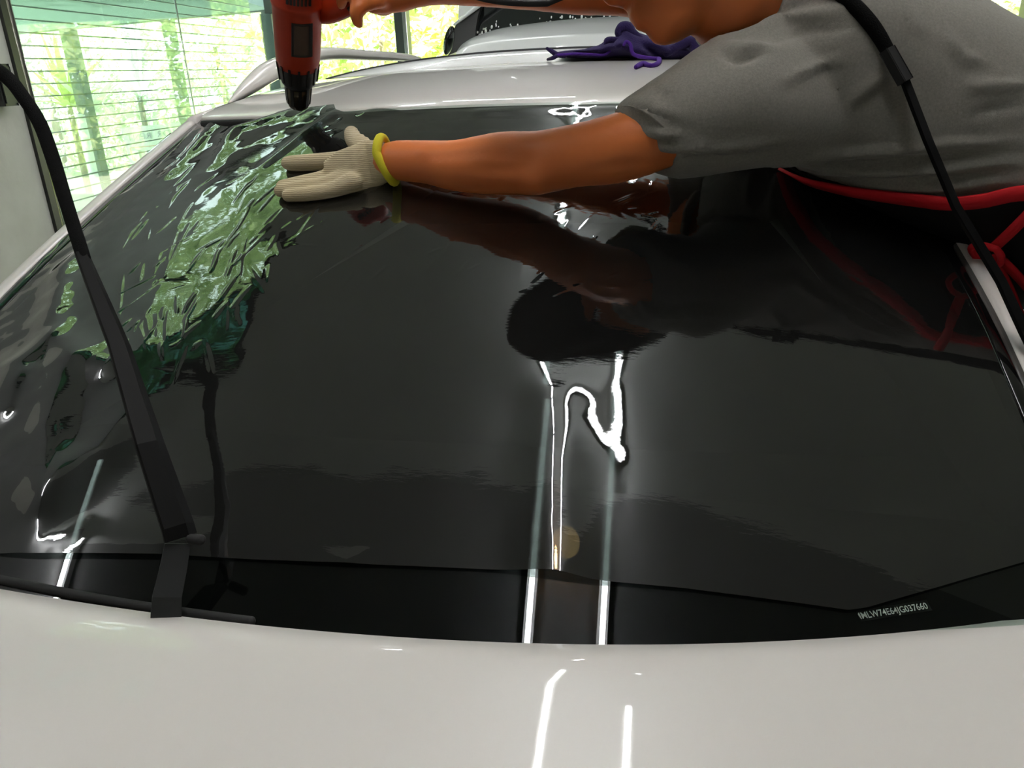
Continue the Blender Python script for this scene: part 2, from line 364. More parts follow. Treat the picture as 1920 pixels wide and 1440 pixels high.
# ------------------------------------------------------------------ fluorescent battens, round lamp
def batten(a, b, label, z=HZ, group='fluorescent battens on the ceiling'):
    a = V(*a, z); b = V(*b, z); c = (a+b)/2; dy = norm(b-a); o = thing('ceiling_light', c, label, 'lamp', group); sx_ = np.cross(dy, V(0, 0, 1))
    ob('housing', span(a+V(0, 0, -.018), b+V(0, 0, -.018), .05, .034, bev=.004), M['white'], o, False)
    ob('tube', tube([a+dy*.02+V(0, 0, -.052), b-dy*.02+V(0, 0, -.052)], .0135, 10, 2, round_ends=False), M['tube'], o)
    for p in (a+dy*.01, b-dy*.01): ob('lamp_holder', box(p+V(0, 0, -.045), .03, .018, .05, sx_, dy), M['white'], o, False)
    return o
for a, b, l in (((.06, -.90), (.06, .84), 'near fluorescent batten of the left overhead row, a bright streak above the bonnet'),
                ((.04, .87), (.04, 2.09), 'second fluorescent batten of the left overhead row, rippled in the film below the arm'),
                ((.03, 2.14), (.03, 3.36), 'third fluorescent batten of the left overhead row, mirrored near the windscreen top'),
                ((.41, -.30), (.41, 1.46), 'near fluorescent batten of the right overhead row, streak beside the orange reflection'),
                ((.42, 1.95), (.42, 3.17), 'far fluorescent batten of the right overhead row, mirrored below the sleeve'),
                ((.41, -1.55), (.41, -.33), 'short fluorescent batten added to the right overhead row to light the arm'),  # extra lamp, added as front light on the arm
                ((-2.72, -.5), (-2.76, .75), 'fluorescent batten along the left wall, mirrored at the lower left corner of the glass'),
                ((-1.35, 3.6), (-1.35, 4.8), 'fluorescent batten hanging beyond the rooflight'),
                ((4.6, .0), (4.6, 1.2), 'fluorescent batten over the right side of the workshop'), ((4.6, 3.2), (4.6, 4.4), 'far fluorescent batten over the right side of the workshop'),
                ((-1.5, 5.7), (-.3, 5.7), 'leftmost crosswise fluorescent batten near the back bays'), ((.7, 5.7), (1.9, 5.7), 'middle crosswise fluorescent batten near the back bays'), ((2.8, 5.7), (4.0, 5.7), 'rightmost crosswise fluorescent batten near the back bays')): batten(a, b, l)
o = thing('round_lamp', (.21, .2, HZ), 'small round warm ceiling lamp between two fluorescent tubes, mirrored orange in the glass', 'lamp')
ob('lamp_globe', ellipsoid(V(.21, .2, HZ-.05), (.068, .068, .05), V(1, 0, 0), V(0, 1, 0), V(0, 0, 1)), M['lamp'], o)
ob('lamp_base', lathe([(.075, 0), (.075, -.02), (.05, -.025)], V(.21, .2, HZ), V(0, 0, 1)), M['white'], o)

# ================================================================== THE CAR IN FRONT
car = thing('car', (0, 1.0, 0), 'white car with dark film over its windscreen and wipers raised, seen over its bonnet', 'car')
# --- bonnet
edge_px = [(-420, 1010), (-200, 1055), (0, 1102), (160, 1125), (330, 1147), (500, 1166), (700, 1182), (1000, 1197), (1200, 1200), (1500, 1194), (1750, 1174), (1920, 1150), (2150, 1105), (2350, 1050)]
E_ = np.array([first_hit(x, y, b_g)[:2] for x, y in edge_px])
xs = np.linspace(-.70, .70, 81); ye = np.interp(xs, E_[:, 0], E_[:, 1])
out = np.abs(xs) > max(abs(E_[0, 0]), 0)  # beyond the measured part: keep the sweep of the cowl
c2 = np.polyfit(E_[:, 0], E_[:, 1], 4); ye = np.polyval(c2, xs)
vv = np.linspace(0, 1, 50)
P = np.zeros((81, 53, 3))
for i, (x, y) in enumerate(zip(xs, ye)):
    yf = -1.02+.22*(x/.7)**2
    for j, v in enumerate(vv):
        yy = y+(yf-y)*v; xx = x*(1+.06*v); zz = b_z(xx, yy)-max(0, -.75-yy)**2*2.2
        P[i, j+3] = (xx, yy, zz-.004*math.exp(-v*160))
    q = P[i, 3]
    P[i, 2] = q+V(0, .0020, -.0025); P[i, 1] = q+V(0, .0022, -.009); P[i, 0] = q+V(0, -.012, -.016)
ob('bonnet', slab(P[:, ::-1], V(0, 0, 1), .0), M['paint'], car) if False else ob('bonnet', grid(P[::-1]), M['paint'], car)

# --- windscreen glass, black border under it
def s_top(x): return .866+.33*x*x
def s_bot(x): return -.05+.20*x*x
def glass_half(s): return .655-.035*max(0, min(1, s/.95))
P = np.zeros((61, 41, 3))
for i, u in enumerate(np.linspace(-1, 1, 61)):
    for j, v in enumerate(np.linspace(0, 1, 41)):
        x = u*(.655-.035*v); s = s_bot(x)+(s_top(x)-s_bot(x))*v; P[i, j] = w_pt(x, s)
glass = ob('windscreen', slab(P, NS, .0), M['glass'], car) if False else ob('windscreen', grid(P), M['glass'], car)
def band(fn, nu=61, nv=8):
    Q = np.zeros((nu, nv, 3))
    for i, u in enumerate(np.linspace(0, 1, nu)):
        for j, v in enumerate(np.linspace(0, 1, nv)): x, s = fn(u, v); Q[i, j] = w_pt(x, s, -.004)
    return grid(Q)
def fb(u, v): x = (2*u-1)*.66; return x, s_bot(x)+v*(.20-.06*(2*u-1)**2)
def ft(u, v): x = (2*u-1)*.62; return x, s_top(x)-.035+v*.035
def fl(sg): return lambda u, v: (sg*(.66-.035*u-.035*(v if sg < 0 else 1-v)), .05+.93*u)
ob('frit_border', join(band(fb), band(ft), band(fl(-1)), band(fl(1))), M['frit'], glass)
# dashboard below the glass
P = np.zeros((21, 12, 3))
for i, u in enumerate(np.linspace(-.62, .62, 21)):
    for j, v in enumerate(np.linspace(0, 1, 12)): P[i, j] = (u, .10+.16*u*u+.5*v, 1.035-.05*u*u+.03*math.sin(v*2.6)-.10*v*v)
ob('dashboard', grid(P), M['interior'], car)
# black box added to keep the cabin dark behind the glass
cab = []
def quad(*p): cab.append((list(p), [(0, 1, 2, 3)]))
quad((-.56, .93, 1.40), (.56, .93, 1.40), (.54, 2.5, 1.44), (-.54, 2.5, 1.44))
quad((-.76, 2.45, .93), (.76, 2.45, .93), (.66, 2.45, 1.46), (-.66, 2.45, 1.46))
quad((-.84, -.10, .975), (.84, -.10, .975), (.84, 2.5, .955), (-.84, 2.5, .955))
for sg in (-1, 1):
    quad((sg*.68, -.10, .93), (sg*.72, 2.5, .90), (sg*.56, 2.5, 1.44), (sg*.575, .93, 1.40))
    quad((sg*.68, -.10, .93), (sg*.575, .93, 1.40), (sg*.655, .40, 1.17), (sg*.66, .05, 1.02))
ob('cabin_blackout', join(*cab), M['interior'], car, False)
# serial number behind the glass
def text_geo(s, size, bold=.0, ext=.0):
    cu = bpy.data.curves.new('t', 'FONT'); cu.body = s; cu.size = size; cu.offset = bold; cu.extrude = ext; cu.resolution_u = 3
    o = bpy.data.objects.new('t', cu); COL.objects.link(o); dg = bpy.context.evaluated_depsgraph_get()
    me = o.evaluated_get(dg).to_mesh(); v = np.array([tuple(p.co) for p in me.vertices]); f = [tuple(p.vertices) for p in me.polygons]
    o.evaluated_get(dg).to_mesh_clear(); bpy.data.objects.remove(o); bpy.data.curves.remove(cu); return v, f
tv, tf = text_geo('MMLW74E64JG037660', 1.0, .012)
def cut_left(v, f, x0):
    me = bpy.data.meshes.new('c'); me.from_pydata([tuple(p) for p in v], [], f); bm = bmesh.new(); bm.from_mesh(me)
    bmesh.ops.bisect_plane(bm, geom=bm.verts[:]+bm.edges[:]+bm.faces[:], plane_co=(x0, 0, 0), plane_no=(1, .25, 0), clear_inner=True)
    bm.verts.index_update(); r = np.array([tuple(q.co) for q in bm.verts]), [tuple(q.index for q in g.verts) for g in bm.faces]; bm.free(); bpy.data.meshes.remove(me); return r
tv, tf = cut_left(tv, tf, .60)
a = w_xs(1614, 1158); b = w_xs(1743, 1138); top_ = w_xs(1617, 1145)
ux = (b-a); L_ = np.linalg.norm(ux); ux /= L_; uy = V(-ux[1], ux[0]); hgt = abs((top_-a) @ uy)
x0, x1 = tv[:, 0].min(), tv[:, 0].max(); yh = .70
q = a+((tv[:, 0]-x0)/(x1-x0)*L_)[:, None]*ux+(tv[:, 1]/yh*hgt)[:, None]*uy
plate = []
for i, (u, w) in enumerate(((-.0, -.35), (1.04, -.35), (1.04, 1.4), (-.0, 1.4))): p_ = a+u*L_*ux+w*hgt*uy; plate.append(w_pt(p_[0], p_[1], -.0030))
vp = ob('serial_number_plate', (plate, [(0, 1, 2, 3)]), M['black_gloss'], glass, False)
ob('serial_number', (w_pt(q[:, 0], q[:, 1], -.0026), tf), M['vin'], glass, False)

# --- pillars beside the windscreen, seal strips
def pillar_x(s): return .645-.062*(max(0, s-.42)/.56)**1.5
for sg in (1, -1):
    rings = []; gas = []
    for s in np.linspace(-.12, 1.02, 30):
        x0 = pillar_x(s); q = []
        for dx, dh in ((0, .004), (.003, .009), (.008, .011), (.022, .009), (.034, -.002), (.044, -.030), (.052, -.08), (.03, -.09), (.004, -.03)):
            q.append(w_pt(sg*x0, s)+V(sg*dx, 0, 0)+NS*dh)
        rings.append(q if sg > 0 else q[::-1])
        gas.append([w_pt(sg*(x0+dx), s)+NS*dh for dx, dh in ((-.022, .0015), (-.018, .005), (.001, .006), (.002, .0))][::sg])
    ob('pillar', loft(rings), M['paint'], car); ob('pillar_seal', loft(gas), M['black_gloss'], car)
# --- roof, header seal, ditch mouldings, rails
def y_h(x): return .79+.38*x*x
P = np.zeros((61, 34, 3))
for i, x in enumerate(np.linspace(-.555, .555, 61)):
    y0 = y_h(x); y1 = 1.43+.16*x*x
    for j, v in enumerate(np.linspace(0, 1, 31)): y = y0+(y1-y0)*v; P[i, j+3] = (x, y, r_z(x, y)-.005*math.exp(-v*40))
    q = P[i, 3]; P[i, 2] = q+V(0, -.003, -.003); P[i, 1] = q+V(0, -.003, -.010); P[i, 0] = q+V(0, .01, -.014)
ob('roof_panel', grid(P), M['paint'], car)
ob('header_seal', tube([V(x, y_h(x)-.004, r_z(x, y_h(x))-.017) for x in np.linspace(-.55, .55, 15)], .006, 8), M['rubber'], car)
def seam_y(x): return 1.437+.16*x*x
P = np.zeros((61, 17, 3)); top_edge = []
for i, x in enumerate(np.linspace(-.552, .552, 61)):
    y0 = seam_y(x)+.002; k = max(0, 1-(abs(x)/.553)**2.6); wd = .012+.15*k**.5
    for j, v in enumerate(np.linspace(0, 1, 17)):
        y = y0+wd*v; P[i, j] = (x, y, r_z(x, y0)-.004+(.0015+k**.7*.030)*math.sin(min(1, v*1.25)*math.pi/2)**.8*(1-.0*v))
    top_edge.append(P[i, -1]+V(0, .004, -.001))
ob('roof_lip', grid(P), M['paint2'], car)
ob('roof_seam', tube([V(x, seam_y(x)-.001, r_z(x, seam_y(x))-.0045) for x in np.linspace(-.555, .555, 25)], .0035, 8, 60), M['rubber'], car)
ob('roof_lip_seal', tube(top_edge[::2], .0065, 8, 60), M['rubber'], car)
P = np.zeros((31, 12, 3))
for i, x in enumerate(np.linspace(-.552, .552, 31)):
    q0 = top_edge[2*i]
    for j, v in enumerate(np.linspace(0, 1, 12)): P[i, j] = (x, q0[1]+(2.75-q0[1])*v, q0[2]-.004-.10*v*v-.02*v)
ob('sunroof_glass', grid(P), M['black_gloss'], car)
for sg in (1, -1):
    n = 26; rings = []; dit = []
    for y in np.linspace(.93, 2.85, n):
        z = r_z(.56, min(y, 1.73))-.012*max(0, y-1.73)-.03*max(0, y-1.9)**2
        q = [V(sg*.578, y, z-.010), V(sg*.585, y, z-.005), V(sg*.597, y, z-.010), V(sg*.612, y, z-.035), V(sg*.625, y, z-.075), V(sg*.61, y, z-.09), V(sg*.58, y, z-.05)]
        rings.append(q if sg > 0 else q[::-1])
        w_ = min(1, (y-.91)/.12); d = [V(sg*.553, y, z-.001), V(sg*(.560+.027*w_), y, z-.006), V(sg*(.560+.027*w_), y, z-.018), V(sg*.553, y, z-.018)]
        dit.append(d if sg > 0 else d[::-1])
    ob('roof_side', loft(rings), M['paint'], car); ob('roof_moulding', loft(dit), M['rubber'], car)
rail_px = [(431, 193), (470, 160), (515, 130), (600, 102), (690, 104), (775, 110)]
rp = [at_plane(x, y, V(-.585, 0, 0), V(1, 0, 0)) for x, y in rail_px]; rp += [V(-.585, 2.62, rp[-1][2]-.03)]
for sg in (1, -1):
    pts = [V(sg*.585, p[1], p[2]) for p in rp]
    ob('roof_rail', tube(pts, [.004, .017, .022, .016, .014, .012, .006], 14, 40), M['paint'], car)
# --- doors, wings, side glass, nose, tail
def body_ring(y):
    t = (y+1.05)/4.3; w = .90*(1-.55*max(0, (-.55-y))**2*2.2-.3*max(0, y-2.7)**2); hood = 1.0 if y > .1 else 1.0-.10*max(0, .1-y)-.16*max(0, .1-y)**2
    zb = .26+.10*max(0, -.7-y)
    r = [(0, zb), (w*.86, zb), (w*.97, zb+.16), (w, .60), (w*.985, .80), (w*.93, hood-.06), (w*.82, hood-.02), (w*.70, hood-.06), (0, hood-.06)]
    q = [V(x, y, z) for x, z in r]; return q+[V(-x, y, z) for x, z in r[-2:0:-1]]
ob('body_shell', loft([body_ring(y) for y in np.concatenate([np.linspace(-1.05, .1, 14), np.linspace(.3, 3.2, 16)])][::-1]), M['paint'], car)
for sg in (1, -1):
    Q = np.zeros((20, 6, 3))
    for i, y in enumerate(np.linspace(.25, 2.9, 20)):
        zt = 1.43 if y > .95 else 1.08+.36*(y-.2)/.75; zt = min(zt, 1.42)-.05*max(0, y-2.2)
        for j, v in enumerate(np.linspace(0, 1, 6)): Q[i, j] = (sg*(.775-(.125+.05*(y > .95))*v), y, .97+(zt-.97)*v-.012)
    g = grid(Q if sg > 0 else Q[:, ::-1]); ob('side_window', g, M['side_glass'], car)
    for y in (-.45, 2.35):
        c = V(sg*.80, y, .33); w = ob('wheel', lathe([(.19, -.10), (.30, -.11), (.33, -.08), (.33, .08), (.30, .11), (.20, .10), (.19, .07), (.05, .06), (.0, .06)], c, V(sg, 0, 0), 28), M['tyre'], car)
        ob('rim', lathe([(.195, .05), (.195, .102), (.17, .10), (.15, .085), (.04, .09), (.0, .09)], c, V(sg, 0, 0), 20), M['alu'], w)
for sg in (1, -1):
    Q = np.zeros((24, 10, 3))
    for i, y in enumerate(np.linspace(-1.0, .30, 24)):
        zt_ = b_z(.705, min(y, .05))-.006-max(0, -.75-y)**2*2.2
        for j, v in enumerate(np.linspace(0, 1, 10)): Q[i, j] = (sg*(.706+.20*math.sin(v*math.pi/2)), y, zt_-(zt_-.62)*(1-math.cos(v*math.pi/2)))
    ob('front_wing', grid(Q if sg < 0 else Q[:, ::-1]), M['paint'], car)
    Q = np.zeros((24, 8, 3))
    for i, y in enumerate(np.linspace(.30, 2.95, 24)):
        for j, v in enumerate(np.linspace(0, 1, 8)): Q[i, j] = (sg*(.77+.137*math.sin(v*math.pi/2)), y, .985-.38*(1-math.cos(v*math.pi/2)))
    ob('door_panel', grid(Q if sg < 0 else Q[:, ::-1]), M['paint'], car)
ob('rear_window', span(V(-.55, 3.05, 1.25), V(.55, 3.05, 1.25), .02, .36, V(0, -.6, .8)), M['side_glass'], car)
cs = [first_hit(x, y, w_g)-.0*NS for x, y in ((-120, 1066), (0, 1088), (130, 1114), (280, 1140), (400, 1157), (470, 1166))]
ob('cowl_seal', tube([p+NS*.001 for p in cs], .0045, 8), M['rubber'], car)

# --- wipers, arms raised
def wiper(base, hinge, tip, sl, w0, w1, srad, part):
    root = ob('wiper_arm', part, M['wiper'], car, False)
    return root
def boxarm(path, widths, depths, nrm):
    """tapered channel: flat top with a folded side"""
    path = [np.asarray(p) for p in path]; rings = []
    for k, p in enumerate(path):
        t = norm(path[min(k+1, len(path)-1)]-path[max(k-1, 0)]); n = norm(np.asarray(nrm)-(np.asarray(nrm) @ t)*t); s = np.cross(t, n); w = widths[k]/2; d = depths[k]
        rings.append([p-s*w, p-s*w*.9+n*.002, p+s*w*.35+n*.003, p+s*w-n*d*.55, p+s*w-n*d, p+s*(w-.003)-n*d, p+s*w*.3-n*.002, p-s*w-n*.004])
    return loft(rings)
tb = .655
base = [at(312, 1160, tb-.006), at(314, 1120, tb-.006), at(326, 1066, tb+.001), at(334, 1020, tb+.006)]
view = -norm(ray(250, 900))
wl = ob('wiper_arm', boxarm([at(342, 1008, .664), at(336, 985, .664), at(283, 830, .68), at(225, 645, .73), at(190, 560, .755), at(155, 474, .785)], [.0285, .028, .0250, .020, .0168, .0136], [.014, .014, .012, .010, .008, .008], view+.25*RT), M['wiper_arm'], car, False)
wb = ob('wiper_base', slab(np.array([[b-RT*.0133*(1-.16*k/3), b-RT*.004, b+RT*.006, b+RT*.0125*(1-.16*k/3)] for k, b in enumerate(base)]), view, .006), M['wiper'], car, False)
hp = at(372, 1012, .655); ob('hinge_pin', lathe([(.004, -.012), (.0045, -.01), (.0045, .004), (.003, .006), (.0, .006)], hp, view+.9*RT, 12), M['rubber'], wl)
sp = [(157, 484, .785), (136, 418, .81), (118, 360, .83), (100, 300, .85), (74, 230, .87), (42, 180, .885), (14, 146, .90), (-40, 108, .91), (-90, 78, .92)]
ob('wiper_sleeve', tube([at(*p) for p in sp], [.0067, .0068, .0070, .0073, .0075, .0078, .008, .0082, .0082], 12), M['sleeve'], wl)
rb = [(2120, 985, .74), (2030, 822, .79), (1925, 618, .825), (1880, 525, .83), (1795, 385, .83), (1743, 262, .83), (1700, 150, .835), (1690, 128, .835)]
wr = ob('wiper_arm', boxarm([at(*p) for p in rb], [.022, .019, .0145, .012, .0105, .0105, .0105, .0105], [.012, .011, .009, .008, .007, .007, .007, .007], view-.5*RT), M['wiper_arm'], car, False)
ob('wiper_bracket', span(at(1697, 152, .83), at(1664, 94, .83), .0135, .009, view, .001), M['rubber'], wr, False)
ob('wiper_sleeve', tube([at(1666, 98, .835), at(1645, 62, .835), at(1622, 32, .835), at(1592, 2, .84), at(1540, -40, .85), at(1480, -75, .86)], [.0070, .0078, .008, .008, .008, .007], 12), M['sleeve'], wr)
ob('wiper_base', span(at(2125, 1000, .735), at(2125, 1130, .70), .034, .014, view, .002), M['wiper'], wr, False)

# ================================================================== THE FILM
def px_xs(lst): return np.array([w_xs(x, y) for x, y in lst])
NU, NV = 620, 430
fT = px_xs([(363, 239), (400, 231), (460, 221.5), (513, 213.5), (570, 204.5), (627, 198)])
fT2 = px_xs([(632, 213), (760, 210), (900, 206), (1060, 201), (1190, 198), (1400, 200), (1600, 224)])
T_ = interp(np.concatenate([fT, fT2]), NU)
B_ = interp(px_xs([(-330, 1000), (-160, 1030), (0, 1041), (60, 1043), (330, 1045), (560, 1056), (700, 1062), (960, 1073), (1040, 1078), (1110, 1092), (1280, 1106), (1500, 1134), (1590, 1147), (1625, 1142), (1750, 1106), (1920, 1056), (2060, 1010)]), NU)
L__ = px_xs([(0, 545), (45, 505), (66, 483), (82, 463), (200, 375), (282, 308), (330, 270), (363, 239)])
Ls = np.concatenate([[B_[0]], [B_[0]*.6+L__[0]*.4+V(-.02, 0)], L__]); L_i = interp(Ls, NV)
Rr = px_xs([(1905, 740), (1790, 470)]); R_i = interp(np.concatenate([[B_[-1]], Rr, [T_[-1]]]), NV)
XS = coons(B_, T_, L_i, R_i); fx, fs = XS[..., 0], XS[..., 1]
Hf = np.full(fx.shape, .0028)
def seg_dist(x, s, pl):
    """distance to a polyline and position along it (0..1)"""
    best = np.full(x.shape, 9.); tt = np.zeros(x.shape); n = len(pl)-1
    for k in range(n):
        a, b = pl[k], pl[k+1]; d = b-a; l2 = d @ d; t = np.clip(((x-a[0])*d[0]+(s-a[1])*d[1])/l2, 0, 1)
        q = np.hypot(x-a[0]-t*d[0], s-a[1]-t*d[1]); w = q < best; best = np.where(w, q, best); tt = np.where(w, (k+t)/n, tt)
    return best, tt
def ridge(pl_px, amp, sig, ends=True):
    global Hf
    pl = px_xs(pl_px); d, t = seg_dist(fx, fs, pl); a = np.asarray(amp, float); g = np.interp(t, np.linspace(0, 1, len(a)), a)
    sg_ = np.interp(t, np.linspace(0, 1, len(np.atleast_1d(sig))), np.atleast_1d(sig)); Hf = Hf+g*np.exp(-(d/sg_)**2)
def vnoise(sc, seed, fx=fx, fs=fs, asp=1.0, rot=0.0):
    """smooth value noise on the sheet"""
    c_, s_ = math.cos(rot), math.sin(rot); X = (c_*fx+s_*fs)/sc+seed*17.3; Y = (-s_*fx+c_*fs)/(sc*asp)+seed*9.1
    rg = np.random.default_rng(seed); tab = rg.normal(size=(256, 256))
    i = np.floor(X).astype(int); j = np.floor(Y).astype(int); u = X-i; v = Y-j; u = u*u*u*(u*(u*6-15)+10); v = v*v*v*(v*(v*6-15)+10)
    G = lambda a, b: tab[a & 255, b & 255]
    return (G(i, j)*(1-u)+G(i+1, j)*u)*(1-v)+(G(i, j+1)*(1-u)+G(i+1, j+1)*u)*v
# squeegeed centre lies flat, the margins still bulge
ridge([(1040, 1090), (1039, 980), (1037, 860), (1038, 770)], [.0058, .0050, .0044, .0022], [.030, .030, .030, .028])
ridge([(1035, 735), (985, 655)], [.0016, .0010], [.03, .04])
ridge([(1160, 720), (1230, 900)], [.0010, .0006], [.035, .05])
ridge([(0, 900), (90, 930), (190, 850), (300, 700)], [.004, .008, .006, .001], [.05, .032, .030, .05])
ridge([(100, 930), (95, 800), (115, 690)], [.004, .006, .005], [.026, .022, .03])
ridge([(0, 780), (40, 690), (100, 640), (200, 690)], [.006, .006, .005, .003], [.03, .025, .02, .02])
ridge([(100, 620), (120, 510), (160, 470)], [.005, .006, .003], [.024, .02, .02])
ridge([(60, 1030), (300, 1035), (480, 1010)], [.004, .0032, .0], [.03, .022, .02])
ridge([(560, 1050), (650, 1060), (740, 1025)], [.001, .0016, .0], [.02, .012, .008])
ridge([(320, 330), (380, 265), (400, 235)], [.003, .006, .005], [.016, .016, .016])
ridge([(400, 310), (440, 245), (540, 215)], [.003, .0065, .004], [.018, .017, .016])
ridge([(495, 312), (560, 262), (632, 212)], [.0022, .004, .0055], [.012, .011, .010])
ridge([(690, 216), (740, 206)], [.0035, .003], [.014, .014])
ridge([(900, 214), (1150, 206)], [.002, .002], [.012, .012])
ridge([(640, 205), (620, 205)], [-.002, -.002], [.01, .01])
# water creases being pushed out under the glove
rc = np.random.default_rng(21)
for k in range(130):
    px = rc.uniform(225, 610); py = rc.uniform(335, 720)
    if py > 400+ (610-px)*1.25 or py < 760-px*1.35: continue
    if px > 505 and py < 375: continue
    ang = math.radians(rc.normal(42, 12) if py < 470 else rc.normal(74, 22)); ln = rc.uniform(10, 34)*(1.6 if rc.random() < .15 else 1)
    try: a = w_xs(px-ln*math.cos(ang), py+ln*math.sin(ang)); b = w_xs(px+ln*math.cos(ang), py-ln*math.sin(ang))
    except TypeError: continue
    mid = (a+b)/2+rc.normal(size=2)*.0012
    d, t = seg_dist(fx, fs, [a, mid, b]); w = rc.uniform(.0015, .0025); env = np.sin(np.pi*np.clip(t, .02, .98))**.6
    Hf = Hf+rc.uniform(.0004, .0009)*env*np.exp(-(d/w)**2)
for k in range(60):
    px = rc.uniform(560, 1260); py = rc.uniform(330, 560); ang = math.radians(rc.normal(35, 25)); ln = rc.uniform(8, 26)
    a = w_xs(px-ln*math.cos(ang), py+ln*math.sin(ang)); b = w_xs(px+ln*math.cos(ang), py-ln*math.sin(ang))
    d, t = seg_dist(fx, fs, [a, b]); Hf = Hf+rc.uniform(.0002, .0005)*np.sin(np.pi*np.clip(t, .02, .98))*np.exp(-(d/.0016)**2)
# broad slackness, strongest along the left and lower margins
lf = np.clip((-.18-fx)/.35, 0, 1); bt = np.clip((.16-fs)/.16, 0, 1); tp_ = np.clip((fs-.74)/.12, 0, 1)
slack = np.clip(.10+lf*.9+tp_*.6+bt*.15, 0, 1)
Hf = Hf+slack*(.0017*vnoise(.11, 3)+.0007*vnoise(.05, 4)+.00022*vnoise(.02, 5))
Hf = Hf+.00016*vnoise(.045, 6)*np.clip((fs-.3)/.2, 0, 1)+.000022*vnoise(.006, 8, asp=3, rot=.8)*np.clip((fs-.35)/.1, 0, 1)
Hf = np.maximum(Hf, .0012)
# the left margin drapes over the pillar and the strip above the notch over the roof edge
over = np.clip(-fx-.625, 0, 1); Hf = Hf+.018*(1-np.exp(-over/.02))-.35*over
film = ob('tint_film', grid(w_pt(fx, fs, Hf)), M['film'], None, True, label='dark crinkled window film laid over the windscreen, wet and reflecting ceiling lights', cat='film')

# ================================================================== OUTSIDE
struct('ground_1', box((-13, 9, -.12), 20, 60, .1), M['ground'])
struct('ground_2', box((8, 29, -.12), 22, 40, .1), M['ground'])
# clear slatted roller shutter standing just outside the left window
shut = thing('roller_shutter', left((A0+A1)/2, 3.35, 0), 'clear slatted roller shutter pulled down behind the left glass window', 'shutter')
def ray_left(px, py): return left_px(px, py, 3.35)
zs = [ray_left(145, y)[2] for y in (67, 111)]; pitch = abs(zs[0]-zs[1])/2; z0 = zs[1]
sa, sb = A0-.3, A1+.3
base_me = None; k0 = -int((z0-.05)/pitch)
for k in range(k0, int((2.75-z0)/pitch)):
    if base_me is None:
        ctr = left((sa+sb)/2, 3.35, 0); L2 = sb-sa
        g1 = box((0, 0, pitch/2), L2, .006, pitch*.86, DW, NL); g2 = box((0, .0, 0), L2, .012, .0085, DW, NL)
        v, f = join(g1, g2); base_me = mesh_data('slat', v, f, [M['clear_slat'], M['slat_rib']], False, [0]*len(g1[1])+[1]*len(g2[1]))
    o = link('slat', base_me, shut); o.location = Vector((ctr[0], ctr[1], z0+k*pitch)); o.matrix_parent_inverse = Matrix.Translation(-shut.location)
# veranda roof on posts outside
def out_px(px, py, z): d = ray(px, py); return C+d*(z-C[2])/d[2]
zc = 2.27
e0 = out_px(8, 65, zc); e1 = out_px(480, 20.5, zc); ed = norm(e1-e0); e0 = e0-ed*2.5; e1 = e1+ed*.25
n_in = V(ed[1], -ed[0], 0); n_in = n_in if n_in @ (C-e0) > 0 else -n_in
ver = thing('veranda', (e0[0], e0[1], 0), 'green steel veranda roof on posts outside the left window', 'veranda')
far0 = left(1.2, 3.5, zc); far1 = left(A1+.4, 3.5, zc)
top = [V(*p) for p in (e0, e1, far1, far0)]
vv_ = [tuple(p) for p in top]+[tuple(p+V(0, 0, .14)) for p in top]
ob('roof_sheet', (vv_[:4], [(0, 1, 2, 3)]), M['teal_sheet'], ver, False)
ob('fascia', span(e0+V(0, 0, .07), e1+V(0, 0, .07), .06, .17), M['teal_steel'], ver, False)
for px, w in ((127, .17), (314, .13), (500, .11)):
    y_ = 65-(px-8)*.0943; p = out_px(px, y_, zc); ob('post', span(V(p[0], p[1], -.07), V(p[0], p[1], zc), w, w, bev=.006), M['teal_steel'], ver, False)
# white stake, sign board
def out_d(px, py, t): return at(px, py, t)
p = out_d(150, 212, 9.5); q = out_d(186, 372, 9.5)
o = ob('white_stake', lathe([(.045, 0), (.05, .01), (.05, p[2]+.05), (.0, p[2]+.07)], V((p[0]+q[0])/2, (p[1]+q[1])/2, -.07), V(0, 0, 1), 12), M['white'], None, True, label='thin white upright pipe in the ground beside the first veranda post', cat='pipe')
sgn = at(292, 279, 8.6); sx = norm(np.cross(FW, V(0, 0, 1))); sn = norm(np.cross(V(0, 0, 1), sx)); sx = norm(sx+.06*V(0, 0, 1)); k = 8.6/F
sign = thing('sign_board', (sgn[0], sgn[1], -.07), 'white board outside the window, lettering seen reversed from behind', 'sign')
su = norm(np.cross(sx, sn)); su = su if su[2] > 0 else -su
ob('board', box(sgn+sn*.02*np.sign(sn @ (sgn-C)), 112*k, .02, 84*k, sx, sn, su, .004), M['white'], sign, False)
fr_ = -np.sign(sn @ (sgn-C))*sn*.004
ob('board_leg', span(V(sgn[0]-sx[0]*.2, sgn[1]-sx[1]*.2, -.07), sgn-sx*.2, .04, .04), M['white'], sign, False); ob('board_leg', span(V(sgn[0]+sx[0]*.2, sgn[1]+sx[1]*.2, -.07), sgn+sx*.2, .04, .04), M['white'], sign, False)
def sign_text(s, px, py, h, wpx):
    v, f = text_geo(s, 1.0, .0); v = v.copy(); w_ = v[:, 0].max()
    u = (1-v[:, 0]/w_)*wpx; return (sgn+((px+u-292)[:, None]*sx-((py-279)-v[:, 1]/.7*h)[:, None]*su)*k+fr_*1.2, f)
for w in (('RENT', 244, 260, 11, 47), ('FOR', 301, 259, 11, 36)): ob('lettering', sign_text(*w), M['ink'], sign, False, kind='stuff')
def fr_bar(x0, y0, x1, y1): return span(sgn+((x0-292)*sx-(y0-279)*su)*k+fr_*1.2, sgn+((x1-292)*sx-(y1-279)*su)*k+fr_*1.2, .008, .003, sn)
